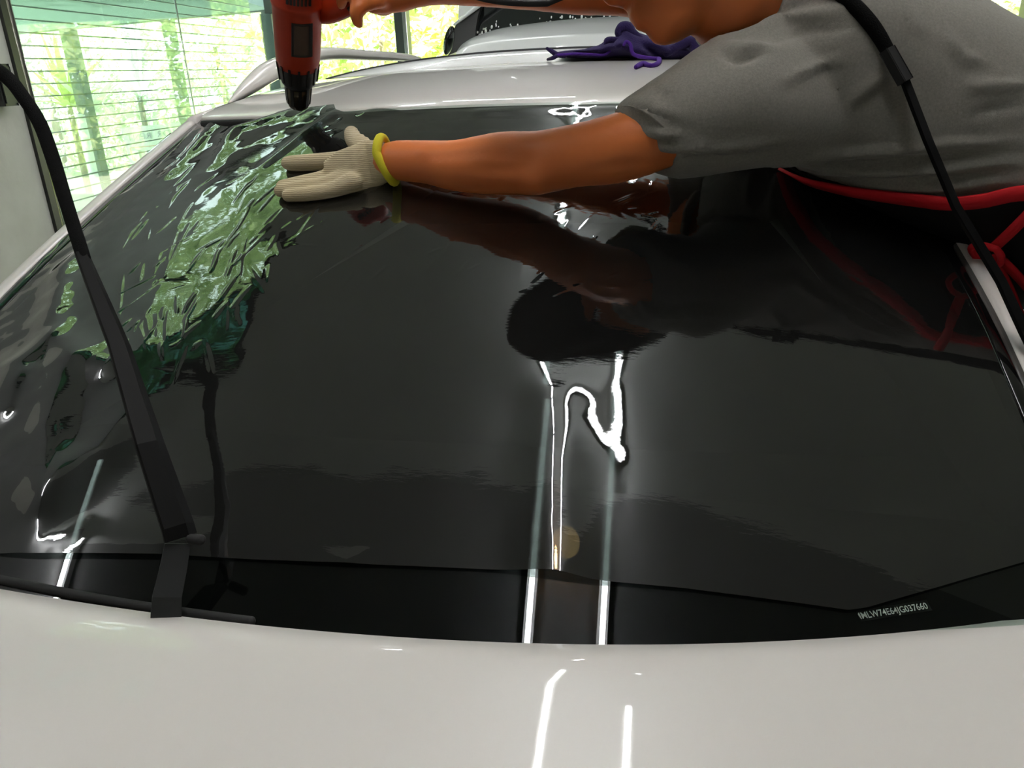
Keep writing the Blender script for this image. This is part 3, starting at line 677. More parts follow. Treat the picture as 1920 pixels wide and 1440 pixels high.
ob('red_box', join(fr_bar(245, 273, 342, 273), fr_bar(245, 295, 342, 295), fr_bar(245, 273, 245, 295), fr_bar(342, 273, 342, 295)), M['redink'], sign, False)

# plants
def leaf_cloud(n, rx, ry, rz, size, rng, droop=.3):
    """broad leaves on a rough crown: each leaf is a folded four-triangle blade"""
    th = rng.normal(size=(n, 3)); th /= np.linalg.norm(th, axis=1)[:, None]; rad = rng.uniform(.45, 1.05, n)**.6
    lump = 1+.25*np.sin(th[:, 0]*5+1)*np.cos(th[:, 1]*4)+.15*np.sin(th[:, 2]*7)
    c = th*(rad*lump)[:, None]*V(rx, ry, rz); d = norm_rows(th+rng.normal(size=(n, 3))*.7-V(0, 0, droop)); s = norm_rows(np.cross(d, rng.normal(size=(n, 3)))); nn = np.cross(s, d)
    L_ = size*rng.uniform(.6, 1.3, n)[:, None]; w = L_*.26
    P = np.stack([c, c+d*L_*.45+s*w-nn*w*.25, c+d*L_, c+d*L_*.45-s*w-nn*w*.25], 1).reshape(-1, 3)
    i = np.arange(n)[:, None]*4; f = np.concatenate([i+np.array([0, 1, 2]), i+np.array([0, 2, 3])])
    return P, f
def norm_rows(a): return a/np.maximum(np.linalg.norm(a, axis=1)[:, None], 1e-9)
def bush_meshes(name, n, r, size, mat, seed):
    v, f = leaf_cloud(n, *r, size, np.random.default_rng(seed)); return mesh_data(name, v, f, mat, False)
BM = [bush_meshes('foliage', 5200, (1.5, 1.4, 1.7), .20, M['leaf_a'], 1), bush_meshes('foliage', 4200, (1.3, 1.3, 1.5), .26, M['leaf_c'], 2), bush_meshes('foliage', 6000, (1.6, 1.5, 2.0), .15, M['leaf_b'], 3)]
TRUNK = mesh_data('stem', *tube([V(0, 0, 0), V(.05, .02, .8), V(-.04, .05, 1.7)], [.09, .07, .04], 8), M['bark'])
def bush(x, y, z, k, s, rz, label, group=None):
    o = thing('shrub', (x, y, -.07), label, 'shrub', group)
    f = link('foliage', BM[k], o, kind='stuff'); f.location = Vector((x, y, z)); f.rotation_euler = (0, 0, rz); f.scale = (s, s, s)
    t = link('stem', TRUNK, o); t.location = Vector((x, y, -.07)); t.scale = (1, 1, max(.4, (z+.3)/1.7))
spots = [(-2.2, 13.6, 1.6, 1, 1.0, 'bright yellow-green shrub behind the back bay left of the dark middle post'),
         (.0, 14.6, 1.9, 0, 1.1, 'green leafy shrub behind the back bay, between dark post and white van'), (2.2, 14.8, 1.6, 1, 1.0, 'yellow-green shrub behind the white van'),
         (4.6, 15.4, 1.9, 0, 1.1, 'green shrub hidden mostly behind the person'), (7.0, 14.2, 1.7, 2, 1.0, 'pale shrub in the back bay right of the person'),
         (10.2, 15.2, 2.0, 0, 1.1, 'green shrub at the far right of the back bays'), (-4.8, 14.8, 1.8, 0, 1.2, 'green shrub beside the corner post, behind the heat gun')]
for i, (x, y, z, k, s, l) in enumerate(spots): bush(x, y, z, k, s, i*1.3, l, 'shrubs behind the back bays')
spots = [(-11.6, 14.2, 1.6, 2, 1.15, 'pale shrub beyond the veranda, between its first two posts'), (-15.0, 13.2, 1.9, 2, 1.3, 'pale shrub at the left end of the left window'), (-8.6, 15.6, 1.9, 2, 1.2, 'pale shrub beyond the middle of the left window'),
         (-13.6, 18.4, 2.6, 2, 1.6, 'large pale bush far behind the white sign board'), (-7.4, 19, 2.3, 2, 1.4, 'pale bush beyond the right end of the left window'), (-18.5, 17, 2.8, 2, 1.7, 'largest pale bush, farthest beyond the left window')]
for i, (x, y, z, k, s, l) in enumerate(spots): bush(x, y, z, k, s, i*1.7, l, 'shrubs beyond the left window')
# unseen tree, crown added over the rooflight to dim and green its light
tr = thing('tree', (-5.2, 1.6, -.07), 'unseen leafy tree added outside the left wall, its crown mirrored green in the film', 'tree')
f = link('foliage', bush_meshes('foliage', 6000, (1.6, 1.5, 2.0), .17, M['leaf_d'], 9), tr, kind='stuff'); f.location = (-3.1, 2.5, 6.0); f.scale = (1.7, 1.7, .95); f.rotation_euler = (0, 0, .8)
ob('trunk', tube([V(-5.2, 1.6, -.07), V(-5.1, 1.7, 2.5), V(-4.6, 2.0, 4.6), V(-3.6, 2.5, 6.2)], [.16, .14, .11, .06], 10), M['bark'], tr)
def yucca(px, py, t, h, n, seed, label, mat):
    p = at(px, py, t); rng = np.random.default_rng(seed); o = thing('spiky_plant', (p[0], p[1], -.07), label, 'plant')
    for i in range(n):
        a = i*2.4+rng.uniform(-.3, .3); el = rng.uniform(.35, 1.45); L_ = h*rng.uniform(.6, 1.05); d = V(math.cos(a), math.sin(a), 0)
        s = np.cross(d, V(0, 0, 1)); Q = []
        for u in np.linspace(0, 1, 6):
            c = p+d*L_*u*math.cos(el)+V(0, 0, 1)*L_*(u*math.sin(el)-.25*u*u*math.cos(el)); w = .035*h/1.0*math.sin(math.pi*(.18+.82*u)*.98)+.002
            Q.append([c-s*w+V(0, 0, w*.3), c, c+s*w+V(0, 0, w*.3)])
        ob('leaf', grid(np.array(Q)), mat, o, True)
    ob('stem', tube([V(p[0], p[1], -.07), p], [.05, .04], 8, 2), M['bark'], o)
yucca(131, 205, 12.0, 1.35, 20, 5, 'yellow-green spiky plant left of the first veranda post', M['leaf_c'])
yucca(170, 212, 12.4, 1.35, 20, 6, 'spiky plant just behind the first veranda post', M['leaf_b'])
yucca(262, 185, 12.6, 1.5, 22, 8, 'pale spiky plant between the first two veranda posts', M['leaf_b'])

# ================================================================== THE VAN BEHIND
TV = 4.9
def vx(px, py, t=TV): return at(px, py, t)
van = thing('van', (.1, 5.6, 0), 'tall white vehicle parked nose-on behind the car, seen over its roof', 'van')
base = [vx(*p) for p in ((884, 78), (905, 66), (950, 51), (1050, 38), (1160, 31), (1300, 33), (1440, 62))]
cx_ = (base[0][0]+base[-1][0])/2; BH = smooth_path(base, 41)
front = [vx(x, y, 3.95) for x, y in ((848, 112), (870, 101), (930, 92), (1050, 84), (1180, 80), (1330, 84), (1470, 110))]
FH = smooth_path(front, 41); P = np.zeros((41, 20, 3))
for i in range(41):
    for j, v in enumerate(np.linspace(0, 1, 20)):
        P[i, j] = FH[i]+(BH[i]-FH[i])*v+V(0, 0, .03*math.sin(v*math.pi))
        if j < 4: P[i, j] += V(0, .02*(3-j), -.035*(3-j)**1.5)
ob('van_bonnet', grid(P), M['paint2'], van)
wb_ = smooth_path([vx(*p, TV+.03) for p in ((888, 80), (905, 69), (950, 55), (1050, 42), (1160, 35), (1300, 37), (1440, 66))], 31)
wt_ = wb_+V(0, .62, .80)*1.0; ctr_ = (wb_[0]+wb_[-1])/2
wt_[:, 0] = cx_+(wt_[:, 0]-cx_)*.86
P = np.stack([wb_*(1-v)+wt_*v+V(0, -.03, .02)*math.sin(v*math.pi) for v in np.linspace(0, 1, 10)], 1)
vw = ob('van_windscreen', grid(P), M['side_glass'], van)
Pn = norm(np.cross(wb_[-1]-wb_[0], wt_[15]-wb_[15])); Pn = Pn if Pn[1] < 0 else -Pn
rd = np.random.default_rng(4); drops = []
for k in range(150):
    i = int(rd.uniform(1, 22)); v = rd.uniform(0, .22)**1.0; c = P[i, 0]*(1-v)+P[i, -1]*v+Pn*.004+V(rd.uniform(-.03, .03), 0, 0)
    r = rd.uniform(.003, .008); drops.append(ellipsoid(c, (r, r*.5, r*rd.uniform(1, 3)), V(1, 0, 0), Pn, norm(np.cross(V(1, 0, 0), Pn)), 5))
ob('water_drops', join(*drops), M['white'], vw, True, kind='stuff')
for sg in (-1, 1):
    def sd(p): return p if sg < 0 else V(2*cx_-p[0], p[1], p[2])
    bl = [vx(*p) for p in ((840, 104), (848, 60), (857, 41), (903, 6), (896, 30), (889, 76), (868, 92))]
    fr0 = [sd(p) for p in bl]; bk = [p+V(0, .10, .0) for p in fr0]
    ob('black_quarter', loft([fr0, bk] if sg > 0 else [bk, fr0]), M['gun_black'], van, False)
    p0, p1 = vx(852, 46, TV-.02), vx(908, 2, TV-.02); ext = p1+(p1-p0)*1.6
    ob('windscreen_pillar', tube([sd(p0), sd(p1), sd(ext)], [.008, .016, .02], 10), M['paint2'], van)
    pl = [vx(861, -2, TV+.06), vx(859, 35, TV+.06), vx(905, 4, TV+.06), vx(960, -45, TV+.06), vx(880, -60, TV+.06)]; f0 = [sd(p) for p in pl]
    ob('side_panel', loft([f0, [p+V(0, .12, 0) for p in f0]]), M['paint2'], van, False)
    mp = vx(842, 76, TV-.15); ob('wing_mirror', ellipsoid(sd(mp), (.03, .05, .085), V(1, 0, 0), V(0, 1, 0), norm(V(.28*-sg, 0, 1))), M['black_gloss'], van)
    for yy in (4.35, 7.0):
        c = V(cx_+sg*.80, yy, .36); w = ob('van_wheel', lathe([(.2, -.11), (.33, -.12), (.36, -.08), (.36, .08), (.33, .12), (.2, .11), (.0, .08)], c, V(sg, 0, 0), 24), M['tyre'], van)
hz = float(FH[:, 2].mean())
def vr(y):
    w = .88; t = hz-.10 if y < 4.85 else 1.62
    r = [(0, .30), (w*.9, .30), (w, .45), (w, 1.1), (w*.96, t-.06), (w*.8, t), (0, t)]; q = [V(cx_+x, y, z) for x, z in r]; return q+[V(2*cx_-p[0], p[1], p[2]) for p in q[-2:0:-1]]
ob('van_body', loft([vr(y) for y in (3.72, 3.78, 4.3, 4.84, 4.86, 6, 8.2)][::-1]), M['paint2'], van)
zt = float(wt_[:, 2].max())
ob('van_roof', box((cx_, 6.95, (zt+1.6)/2), 1.62, 2.55, zt-1.6, bev=.08), M['paint2'], van)

# ================================================================== THE TECHNICIAN
ST = [(V(0.387, 0.646, 1.541), 0.058, 0.093),
      (V(0.437, 0.664, 1.513), 0.093, 0.153),
      (V(0.505, 0.673, 1.475), 0.110, 0.169),
      (V(0.614, 0.673, 1.420), 0.110, 0.166),
      (V(0.741, 0.664, 1.347), 0.104, 0.153),
      (V(0.868, 0.655, 1.250), 0.107, 0.158),
      (V(0.977, 0.646, 1.136), 0.112, 0.166),
      (V(1.035, .65, .99), .112, .168),
      (V(1.075, .655, .80), .098, .165),
      (V(1.10, .655, .55), .095, .165)]
_cs = np.array([np.concatenate([c, [a, b]]) for c, a, b in ST])
def torso(v, th, off=0.0):
    q = smooth_path(_cs, 0) if False else None
    v = np.asarray(v, float); i = np.clip(v.astype(int), 0, len(ST)-2); u = (v-i)[..., None]
    p0 = _cs[np.maximum(i-1, 0)]; p1 = _cs[i]; p2 = _cs[i+1]; p3 = _cs[np.minimum(i+2, len(ST)-1)]
    q = .5*(2*p1+(p2-p0)*u+(2*p0-5*p1+4*p2-p3)*u*u+(3*p1-p0-3*p2+p3)*u**3)
    d = .5*((p2-p0)+2*(2*p0-5*p1+4*p2-p3)*u+3*(3*p1-p0-3*p2+p3)*u*u)[..., :3]
    ax = d/np.linalg.norm(d, axis=-1)[..., None]; f = np.cross(np.array([0, 1., 0]), ax); f /= np.linalg.norm(f, axis=-1)[..., None]
    f = np.where(f[..., :1] > 0, -f, f)
    c, s = np.cos(th)[..., None], np.sin(th)[..., None]; e = .82   # squarish section
    cc = np.sign(c)*np.abs(c)**e; ss = np.sign(s)*np.abs(s)**e
    return q[..., :3]+(q[..., 3:4]+off)*cc*f+(q[..., 4:5]+off)*ss*np.array([0, 1., 0])
def torso_rings(v0, v1, n, off, seg=36):
    th = np.linspace(0, 2*math.pi, seg, endpoint=False); return [torso(np.full(seg, v), th, off) for v in np.linspace(v0, v1, n)]
def capped(rings):
    a = [rings[0].mean(0)+(rings[0]-rings[0].mean(0))*k for k in (.3, .7, .93)]; b = [rings[-1].mean(0)+(rings[-1]-rings[-1].mean(0))*k for k in (.93, .7, .3)]
    return loft(a+list(rings)+b)
_V, _T = np.meshgrid(np.linspace(0, 9, 361), np.linspace(-2.6, .8, 240), indexing='ij')
def on_torso(px, py, off=.02):
    G = torso(_V, _T, off); q = project(G); d = np.hypot(q[..., 0]-px, q[..., 1]-py); ok = d < 9
    if not ok.any(): k = np.unravel_index(np.argmin(d), d.shape)
    else: k = np.unravel_index(np.argmin(np.where(ok, q[..., 2]+d*.001, 9)), d.shape)
    return _V[k], _T[k], G[k]
man = thing('person', (1.12, .65, 0), 'person in grey t-shirt leaning over the windscreen, one gloved hand smoothing the film', 'person')
def limb(pts): return [at(x, y, t) for x, y, h, t in pts], [h*t/F for x, y, h, t in pts]
armL = [(670, 318, 16, 1.10), (706, 303, 22, 1.088), (740, 301, 36, 1.052), (800, 304, 40, 1.025), (860, 311, 48, 1.003), (940, 307, 58, .98), (1010, 305, 58, .955), (1080, 292, 58, .93), (1160, 278, 64, .91), (1270, 240, 64, .893), (1380, 195, 62, .89), (1470, 165, 60, .92)]
armR = [(742, -6, 29, 1.14), (800, -22, 31, 1.135), (880, -32, 40, 1.12), (1000, -28, 44, 1.10), (1090, -18, 43, 1.08), (1170, -15, 43, 1.06), (1330, 5, 48, 1.06), (1480, 25, 58, 1.06), (1580, 50, 64, 1.05)]
# head frame: f forward, u up, l towards the camera
hf = norm(-.89*RT-.464*UP-.10*FW); hu = norm(-.464*RT+.89*UP); hu = norm(hu-(hu @ hf)*hf); hl = np.cross(hf, hu); hl = hl if hl @ FW < 0 else -hl
HC = at(1261, -131, .90)
def hp_(f, u, l=0): return HC+(f*hf+u*hu+l*hl)*.01
def blob(f, u, l, a, b, c, n=10): return ellipsoid(hp_(f, u, l), (a*.01, c*.01, b*.01), hf, hl, hu, n)
head = [blob(-1, 3.5, 0, 9.4, 8.4, 7.3, 16), blob(3.6, -2.5, 0, 5.4, 8, 6.0, 14), blob(2.6, -7.6, 0, 5.4, 3.6, 5.2), blob(6.3, -9.6, 0, 1.9, 2.0, 2.4), blob(4.5, -10, 0, 3.6, 1.6, 3.4),
        blob(9.5, -3.9, 0, 1.8, 1.3, 1.3), blob(9.0, -4.4, 1.1, 1.0, .9, .8), blob(9.0, -4.4, -1.1, 1.0, .9, .8), blob(8.6, -1.4, 0, 1.3, 3, 1.0), blob(8.3, -6.7, 0, 1.1, .75, 2.2), blob(8.1, -8.1, 0, 1.1, .85, 1.9),
        blob(8.0, 2.6, 0, 1.3, 1.1, 5.0), blob(5.4, -3, 3.9, 2.4, 2.4, 2.0), blob(5.4, -3, -3.9, 2.4, 2.4, 2.0), blob(-1, -1.2, 6.9, 1.9, 3.1, .9), blob(-1, -1.2, -6.9, 1.9, 3.1, .9), blob(7.6, .6, 3.0, .9, .7, 1.3), blob(7.6, .6, -3.0, .9, .7, 1.3)]
nk0 = hp_(-2.5, -3.5); nk1 = hp_(-2.6, -9); nk2 = ST[0][0]; nk3 = ST[1][0]
neck = tube([nk0, nk1, nk2, nk3], [.058, .060, .066, .08], 20)
def legs():
    out_ = []
    for s in (-1, 1):
        out_.append(tube([V(1.035, .65+s*.085, .99), V(1.07, .65+s*.095, .78), V(1.11, .65+s*.11, .50), V(1.17, .65+s*.12, .28), V(1.19, .65+s*.12, .09)], [.095, .088, .060, .055, .040], 18))
        out_.append(tube([V(1.21, .65+s*.12, .055), V(1.11, .65+s*.125, .045), V(1.03, .65+s*.13, .04)], [.042, .042, .034], 14))
    return out_
def finger(lst): return tube([at(x, y, t) for x, y, r, t in lst], [r for x, y, r, t in lst], 10)
handR = [tube([at(742, -6, 1.143), at(725, -8, 1.143), at(705, -14, 1.143), at(690, -22, 1.143)], [.022, .028, .031, .027], 16, flat=.7, ref=FW),
         finger([(712, 2, .012, 1.118), (688, 8, .0105, 1.108), (667, 19, .0105, 1.103), (668, 34, .0095, 1.108), (673, 45, .0085, 1.113)]),
         finger([(700, -20, .012, 1.113), (670, -18, .0105, 1.098), (645, -10, .010, 1.103), (640, 8, .009, 1.123)]),
         finger([(705, -38, .012, 1.113), (675, -42, .0105, 1.098), (648, -36, .010, 1.103), (642, -18, .009, 1.123)]),
         finger([(715, -52, .011, 1.118), (688, -60, .0095, 1.103), (662, -58, .009, 1.108), (655, -42, .008, 1.123)]),
         finger([(735, -2, .014, 1.153), (722, 16, .012, 1.168), (705, 14, .010, 1.183), (680, 2, .009, 1.198)])]
la, lr = limb(armL); ra, rr = limb(armR)
ulna = tube([at(1010, 338, .948), at(960, 325, .965), at(880, 330, .99)], [.016, .018, .013], 12)
bv, bf, bn = voxel_union([capped(np.array(torso_rings(.3, 7.3, 40, -.012)))]+head+[neck, tube(la, lr, 20, 60), ulna, tube(ra, rr, 20, 50)]+handR+legs(), .0052, 5)
q = project(bv)
def dent(x0, y0, r, amp):
    global bv
    w = amp*np.exp(-((q[:, 0]-x0)**2+((q[:, 1]-y0))**2)/r**2)*(np.einsum('ij,ij->i', bn, C-bv) > 0)*(q[:, 2] < 1.17); bv = bv-bn*w[:, None]
dent(985, 300, 26, .006); dent(945, 292, 22, .004); dent(790, 285, 12, -.002); dent(1005, 345, 20, -.004)
def dent_line(pl, r, amp, zmax=1.2):
    global bv
    d, t = seg_dist(q[:, 0], q[:, 1], [V(*p) for p in pl]); w = amp*np.sin(np.pi*np.clip(t, .03, .97))*np.exp(-(d/r)**2)*(np.einsum('ij,ij->i', bn, C-bv) > 0)*(q[:, 2] < zmax); bv = bv-bn*w[:, None]
dent_line([(880, 318), (1000, 318)], 9, .003); dent_line([(770, 300), (960, 285)], 10, .0015); dent_line([(1090, 320), (1220, 300)], 14, .002)
body = ob('body', (bv, bf), M['skin'], man)
for sd_ in (1, -1):
    ey = ob('eye', blob(7.5, -.2, 3.1*sd_, 1.1, .75, 1.2, 8), M['white'], man, label='white of the eye')
    ob('iris', blob(8.35, -.3, 3.05*sd_, .4, .45, .45, 6), M['hair'], ey)
# trousers, shoes
tv_ = voxel_union([capped(np.array(torso_rings(5.6, 7.4, 12, .006)))]+[tube([V(1.035, .65+s*.085, .99), V(1.07, .65+s*.095, .78), V(1.11, .65+s*.11, .50), V(1.17, .65+s*.12, .28), V(1.19, .65+s*.12, .12)], [.105, .10, .075, .072, .066], 18) for s in (-1, 1)], .012, 4)
ob('trousers', tv_[:2], M['trousers'], man)
for s in (-1, 1): ob('shoe', tube([V(1.25, .65+s*.12, .058), V(1.12, .65+s*.125, .052), V(1.0, .65+s*.13, .046)], [.055, .054, .044], 14), M['rubber'], man)
# shirt
def sleeve(pts, rad, seg=24):
    return tube([np.asarray(p) for p in pts], rad, seg, 18, round_ends=False)
def sl_rings(sts, n, grow=0.):
    a_ = np.linspace(0, 2*math.pi, 28, endpoint=False); q = smooth_path(np.array([np.concatenate([at(x0, y0, t), at(x1, y1, t), [d]]) for x0, y0, x1, y1, t, d in sts]), n); out_ = []
    for r in q: c = (r[:3]+r[3:6])/2; h = (r[:3]-r[3:6])/2; out_.append(c+(1+grow)*(np.cos(a_)[:, None]*h+np.sin(a_)[:, None]*r[6]*(-FW)))
    return out_
SLL = [(1155, 211, 1276, 322, .91, .064), (1196, 184, 1335, 314, .905, .066), (1255, 145, 1405, 304, .90, .070), (1320, 100, 1465, 298, .905, .075), (1400, 52, 1545, 303, .935, .078), (1500, 30, 1640, 318, .99, .075)]
slL = loft(sl_rings(SLL, 22))
slR = sleeve([at(1330, 0, 1.06), at(1400, 15, 1.06), at(1500, 30, 1.06), at(1600, 60, 1.05)], [.052, .058, .064, .066])
sv, sf, sn_ = voxel_union([capped(np.array(torso_rings(.12, 6.3, 44, .014))), slL, slR], .0065, 6)
sq = project(sv); sface = np.einsum('ij,ij->i', sn_, C-sv) > 0
def fold(pl, amp, r, taper=True):
    global sv
    d, t = seg_dist(sq[:, 0], sq[:, 1], [V(*p) for p in pl]); env = np.sin(np.pi*np.clip(t, .04, .96))**.5 if taper else 1
    sv = sv+sn_*(1.5*amp*env*np.exp(-(d/r)**2)*sface)[:, None]
for a in (  # ridges (+) and valleys (-) of the jersey
    ([(1440, 300), (1560, 282), (1700, 272), (1920, 262)], .007, 13), ([(1440, 306), (1560, 298), (1720, 292), (1920, 285)], -.006, 9), ([(1450, 305), (1600, 312), (1760, 314), (1920, 298)], .006, 9),
    ([(1460, 310), (1600, 326), (1760, 330), (1920, 318)], -.005, 7), ([(1480, 316), (1600, 338), (1750, 345), (1900, 335)], .005, 8),
    ([(1180, 250), (1260, 268), (1360, 270), (1480, 255)], .006, 12), ([(1200, 268), (1280, 286), (1380, 286), (1450, 276)], -.005, 9),
    ([(1190, 205), (1230, 225), (1290, 240)], -.005, 9), ([(1180, 215), (1225, 240), (1290, 256)], .004, 8), ([(1235, 175), (1260, 200)], -.004, 8),
    ([(1345, 105), (1380, 120), (1420, 112)], -.007, 10), ([(1360, 90), (1400, 100), (1440, 95)], .006, 10), ([(1340, 85), (1420, 60), (1500, 20)], .005, 9), ([(1360, 75), (1450, 40), (1520, 5)], -.004, 7),
    ([(1400, 80), (1480, 40), (1600, 15)], .005, 10), ([(1420, 95), (1520, 62), (1620, 50)], -.004, 10), ([(1455, 160), (1520, 130), (1580, 110)], .004, 10), ([(1590, 195), (1640, 150), (1665, 125)], .005, 9), ([(1600, 205), (1655, 165), (1675, 140)], -.004, 8),
    ([(1700, 20), (1715, 60), (1685, 105)], .0035, 4), ([(1690, 40), (1700, 70), (1670, 110)], -.003, 6), ([(1800, 160), (1860, 165), (1920, 160)], .005, 10), ([(1810, 215), (1870, 200), (1920, 196)], -.004, 7), ([(1760, 60), (1800, 110), (1840, 120)], .004, 14)): fold(*a)
sv = sv+sn_*(.0012*vnoise(.05, 31, sv[:, 0], sv[:, 2]+.4*sv[:, 1], rot=.5))[:, None]
shirt = ob('t_shirt', (sv, sf), M['shirt'], man)
hr_ = sl_rings(SLL, 60, .035)[:10]; hr2 = sl_rings(SLL, 60, .0)
ob('sleeve_hem', loft([hr2[2]*.9+hr2[2].mean(0)*.1, hr2[0], hr_[0]]+hr_[1:8]+[hr_[9]*.97+hr_[9].mean(0)*.03], False), M['shirt'], shirt)
ob('collar', tube([nk2+.068*(math.cos(a)*hl+math.sin(a)*hf)-hu*.012-.012*math.sin(a)*hu for a in np.linspace(0, 2*math.pi, 25)], .008, 8), M['shirt'], shirt)
# apron
trim_px = [(1470, 318), (1500, 331), (1560, 348), (1650, 364), (1780, 377), (1850, 367), (1920, 351)]
ed_ = [on_torso(x, y, .022) for x, y in trim_px]; ev = np.array([e[0] for e in ed_]); et = np.array([e[1] for e in ed_])
o_ = np.argsort(ev); ev, et = ev[o_], et[o_]
vs_a = np.linspace(ev[0], 9.0, 60); thl = np.interp(vs_a, ev, et, right=et[-1]); P = np.zeros((60, 30, 3))
for i, (v, tl) in enumerate(zip(vs_a, thl)):
    th = np.linspace(tl, -tl if tl < 0 else 1.0, 30); P[i] = torso(np.full(30, v), th, .022+.01*max(0, v-6))
ap = ob('apron', slab(P, V(0, 0, 0), 0) if False else grid(P), M['apron'], man)
sol = ap.modifiers.new('thickness', 'SOLIDIFY'); sol.thickness = .002
def ribbon(pts, w, nrm, th=.002, n=40):
    p = smooth_path(pts, n); nn = smooth_path(nrm, n); t = np.gradient(p, axis=0); rings = []
    for a, b, c in zip(p, t, nn):
        c = norm(c); s = norm(np.cross(b, c)); c = norm(np.cross(s, b)); rings.append([a-s*w/2, a+s*w/2, a+s*w/2+c*th, a-s*w/2+c*th])
    return loft(rings)
eo = [torso(np.array(v), np.array(t), .029) for v, t in zip(vs_a[:34], thl[:34])]; cn = [p-torso(np.array(v), np.array(t), -.03) for p, v, t in zip(eo, vs_a[:34], thl[:34])]
ob('red_trim', ribbon(eo, .017, cn, .004, 80), M['red'], ap)
def bodypt(x, y, off=.034): v, t, p = on_torso(x, y, off); return p, p-torso(np.array(v), np.array(t), -.05)
def strap(pl, w=.012):
    pp = [bodypt(*p) for p in pl]; return ribbon([a for a, b in pp], w, [b for a, b in pp], .003)
ob('apron_strap', strap([(1985, 330), (1945, 380), (1905, 428), (1866, 462)]), M['red'], ap)
ob('apron_strap', strap([(1864, 478), (1890, 506), (1925, 548), (1965, 600)]), M['red'], ap)
ob('apron_strap', strap([(1866, 500), (1890, 545), (1915, 600), (1940, 650)], .010), M['red'], ap)
kn = [bodypt(*p, .04)[0] for p in ((1866, 466), (1840, 464), (1820, 472), (1826, 488), (1846, 500), (1868, 502), (1876, 484), (1866, 466))]
ob('strap_knot', tube(kn, .0042, 8, 40), M['red'], ap)
# cap and hair
ob('hair', voxel_union([blob(-1.4, 4.0, 0, 9.6, 8.6, 7.6, 14), blob(-5, -2, 0, 5.2, 6, 6.6)], .006, 3)[:2], M['hair'], man)
cp = ob('cap', lathe([(.001, .115), (.03, .112), (.06, .098), (.082, .07), (.09, .035), (.092, .03), (.088, .028)], hp_(-1, 0), hu, 30), M['cap'], man)
v_n, v_f = at(1005, 13, .79), at(1050, -62, .92); vc = (v_n+v_f)/2; vd = .092; d1 = norm(RT-.0*UP); d2 = norm(v_n-v_f); dn = np.cross(d1, d2); a_ = np.linspace(0, 2*math.pi, 48, endpoint=False)
dl = np.linalg.norm(v_n-v_f)/2
bc = hp_(.8, 3.4); d1n = norm(d1); d2n = norm(d2)
def brim_pt(f, r, h):
    """one sweep of brim: short behind, long and drooping over the forehead"""
    dr = math.cos(f)*hf+math.sin(f)*hl; back = bc+.131*dr-hu*.016; a = math.atan2(dr @ d2n, dr @ d1n)
    front = vc+vd*math.cos(a)*d1n+dl*math.sin(a)*d2n; w = min(1, max(0, (math.cos(f)+.75)/.75)); w = w*w*(3-2*w)
    rim = back*(1-w)+front*w; inner = bc+.072*dr
    return inner+(rim-inner)*r+hu*(h+.010*math.sin(r*math.pi))
ring_ = lambda r, h: np.array([brim_pt(f, r, h) for f in np.linspace(0, 2*math.pi, 72, endpoint=False)])
ob('cap_brim', loft([ring_(0, .002), ring_(.25, .002), ring_(.5, .002), ring_(.75, .002), ring_(.97, .002), ring_(1, 0), ring_(.97, -.002), ring_(.75, -.002), ring_(.5, -.002), ring_(.25, -.002), ring_(0, -.002)]), M['cap'], cp)
# glove on the near hand
wt_c = {}
def gl(x, y, r, lift=None):
    t = w_t(x, y); h = (r if lift is None else lift); return at(x, y, t-(h+.004)/.52), r
def gchain(l, **k):
    q_ = [gl(*p) for p in l]; return tube([a for a, b in q_], [b for a, b in q_], 12, **k)
gw = at(712, 301, 1.092)
glove_geo = [gchain([(660, 298, .014), (632, 300, .0125), (590, 304, .0125), (555, 306, .0120), (540, 306, .0105)]),
    gchain([(655, 318, .015), (610, 334, .012), (565, 344, .0112), (530, 350, .0098)]),
    gchain([(655, 330, .015), (612, 346, .0115), (565, 353, .011), (526, 358, .0095)]),
    gchain([(660, 342, .014), (620, 357, .0105), (575, 364, .0100), (540, 367, .0088)]),
    gchain([(700, 300, .018), (682, 278, .016), (664, 262, .0135), (659, 250, .0115)])]
def palm(x, y0, y1, th):
    ym = (y0+y1)/2; c, _ = gl(x, ym, th); k = (c-C) @ FW; return c, (y1-y0)/2*k/F, th
secs = [palm(612, 308, 356, .014), palm(640, 288, 362, .018), palm(668, 280, 360, .021), palm(695, 270, 350, .022)]
rings = []
a_ = np.linspace(0, 2*math.pi, 20, endpoint=False); up_p = norm(UP-.15*RT); no_p = norm(NS)
for c, r, th in secs: rings.append(c+np.cos(a_)[:, None]*r*up_p+np.sin(a_)[:, None]*th*no_p)
c = at(722, 300, 1.06); rings.append(c+.029*np.cos(a_)[:, None]*up_p+.026*np.sin(a_)[:, None]*norm(-FW))
glove_geo.append(loft([rings[0].mean(0)+(rings[0]-rings[0].mean(0))*.5]+rings+[c+(rings[-1]-c)*.9+RT*.004]))
glv, glf, gln = voxel_union(glove_geo, .0024, 4); gq = project(glv)
rib = ((gq[:, 0] > 668) & (gq[:, 0] < 715)); glv = glv+gln*(rib*.0006*np.sin(gq[:, 1]*1.1))[:, None]
glove = ob('glove', (glv, glf), M['knit'], man, True, label='cream knitted cotton work glove with yellow elastic cuff')
axw = norm(at(740, 301, 1.05)-at(700, 302, 1.068)); cw = at(720, 300, 1.058)
pts_c = []
for a in np.linspace(0, 2*math.pi, 33): pts_c.append(cw+.0292*math.cos(a)*up_p+.0275*math.sin(a)*norm(-FW-.0*RT)-axw*.006*math.sin(a)+axw*(.010*max(0, -math.cos(a))+.004*max(0, math.cos(a))))
ob('glove_cuff', tube(pts_c, .0062, 10, 64), M['yellow'], glove)

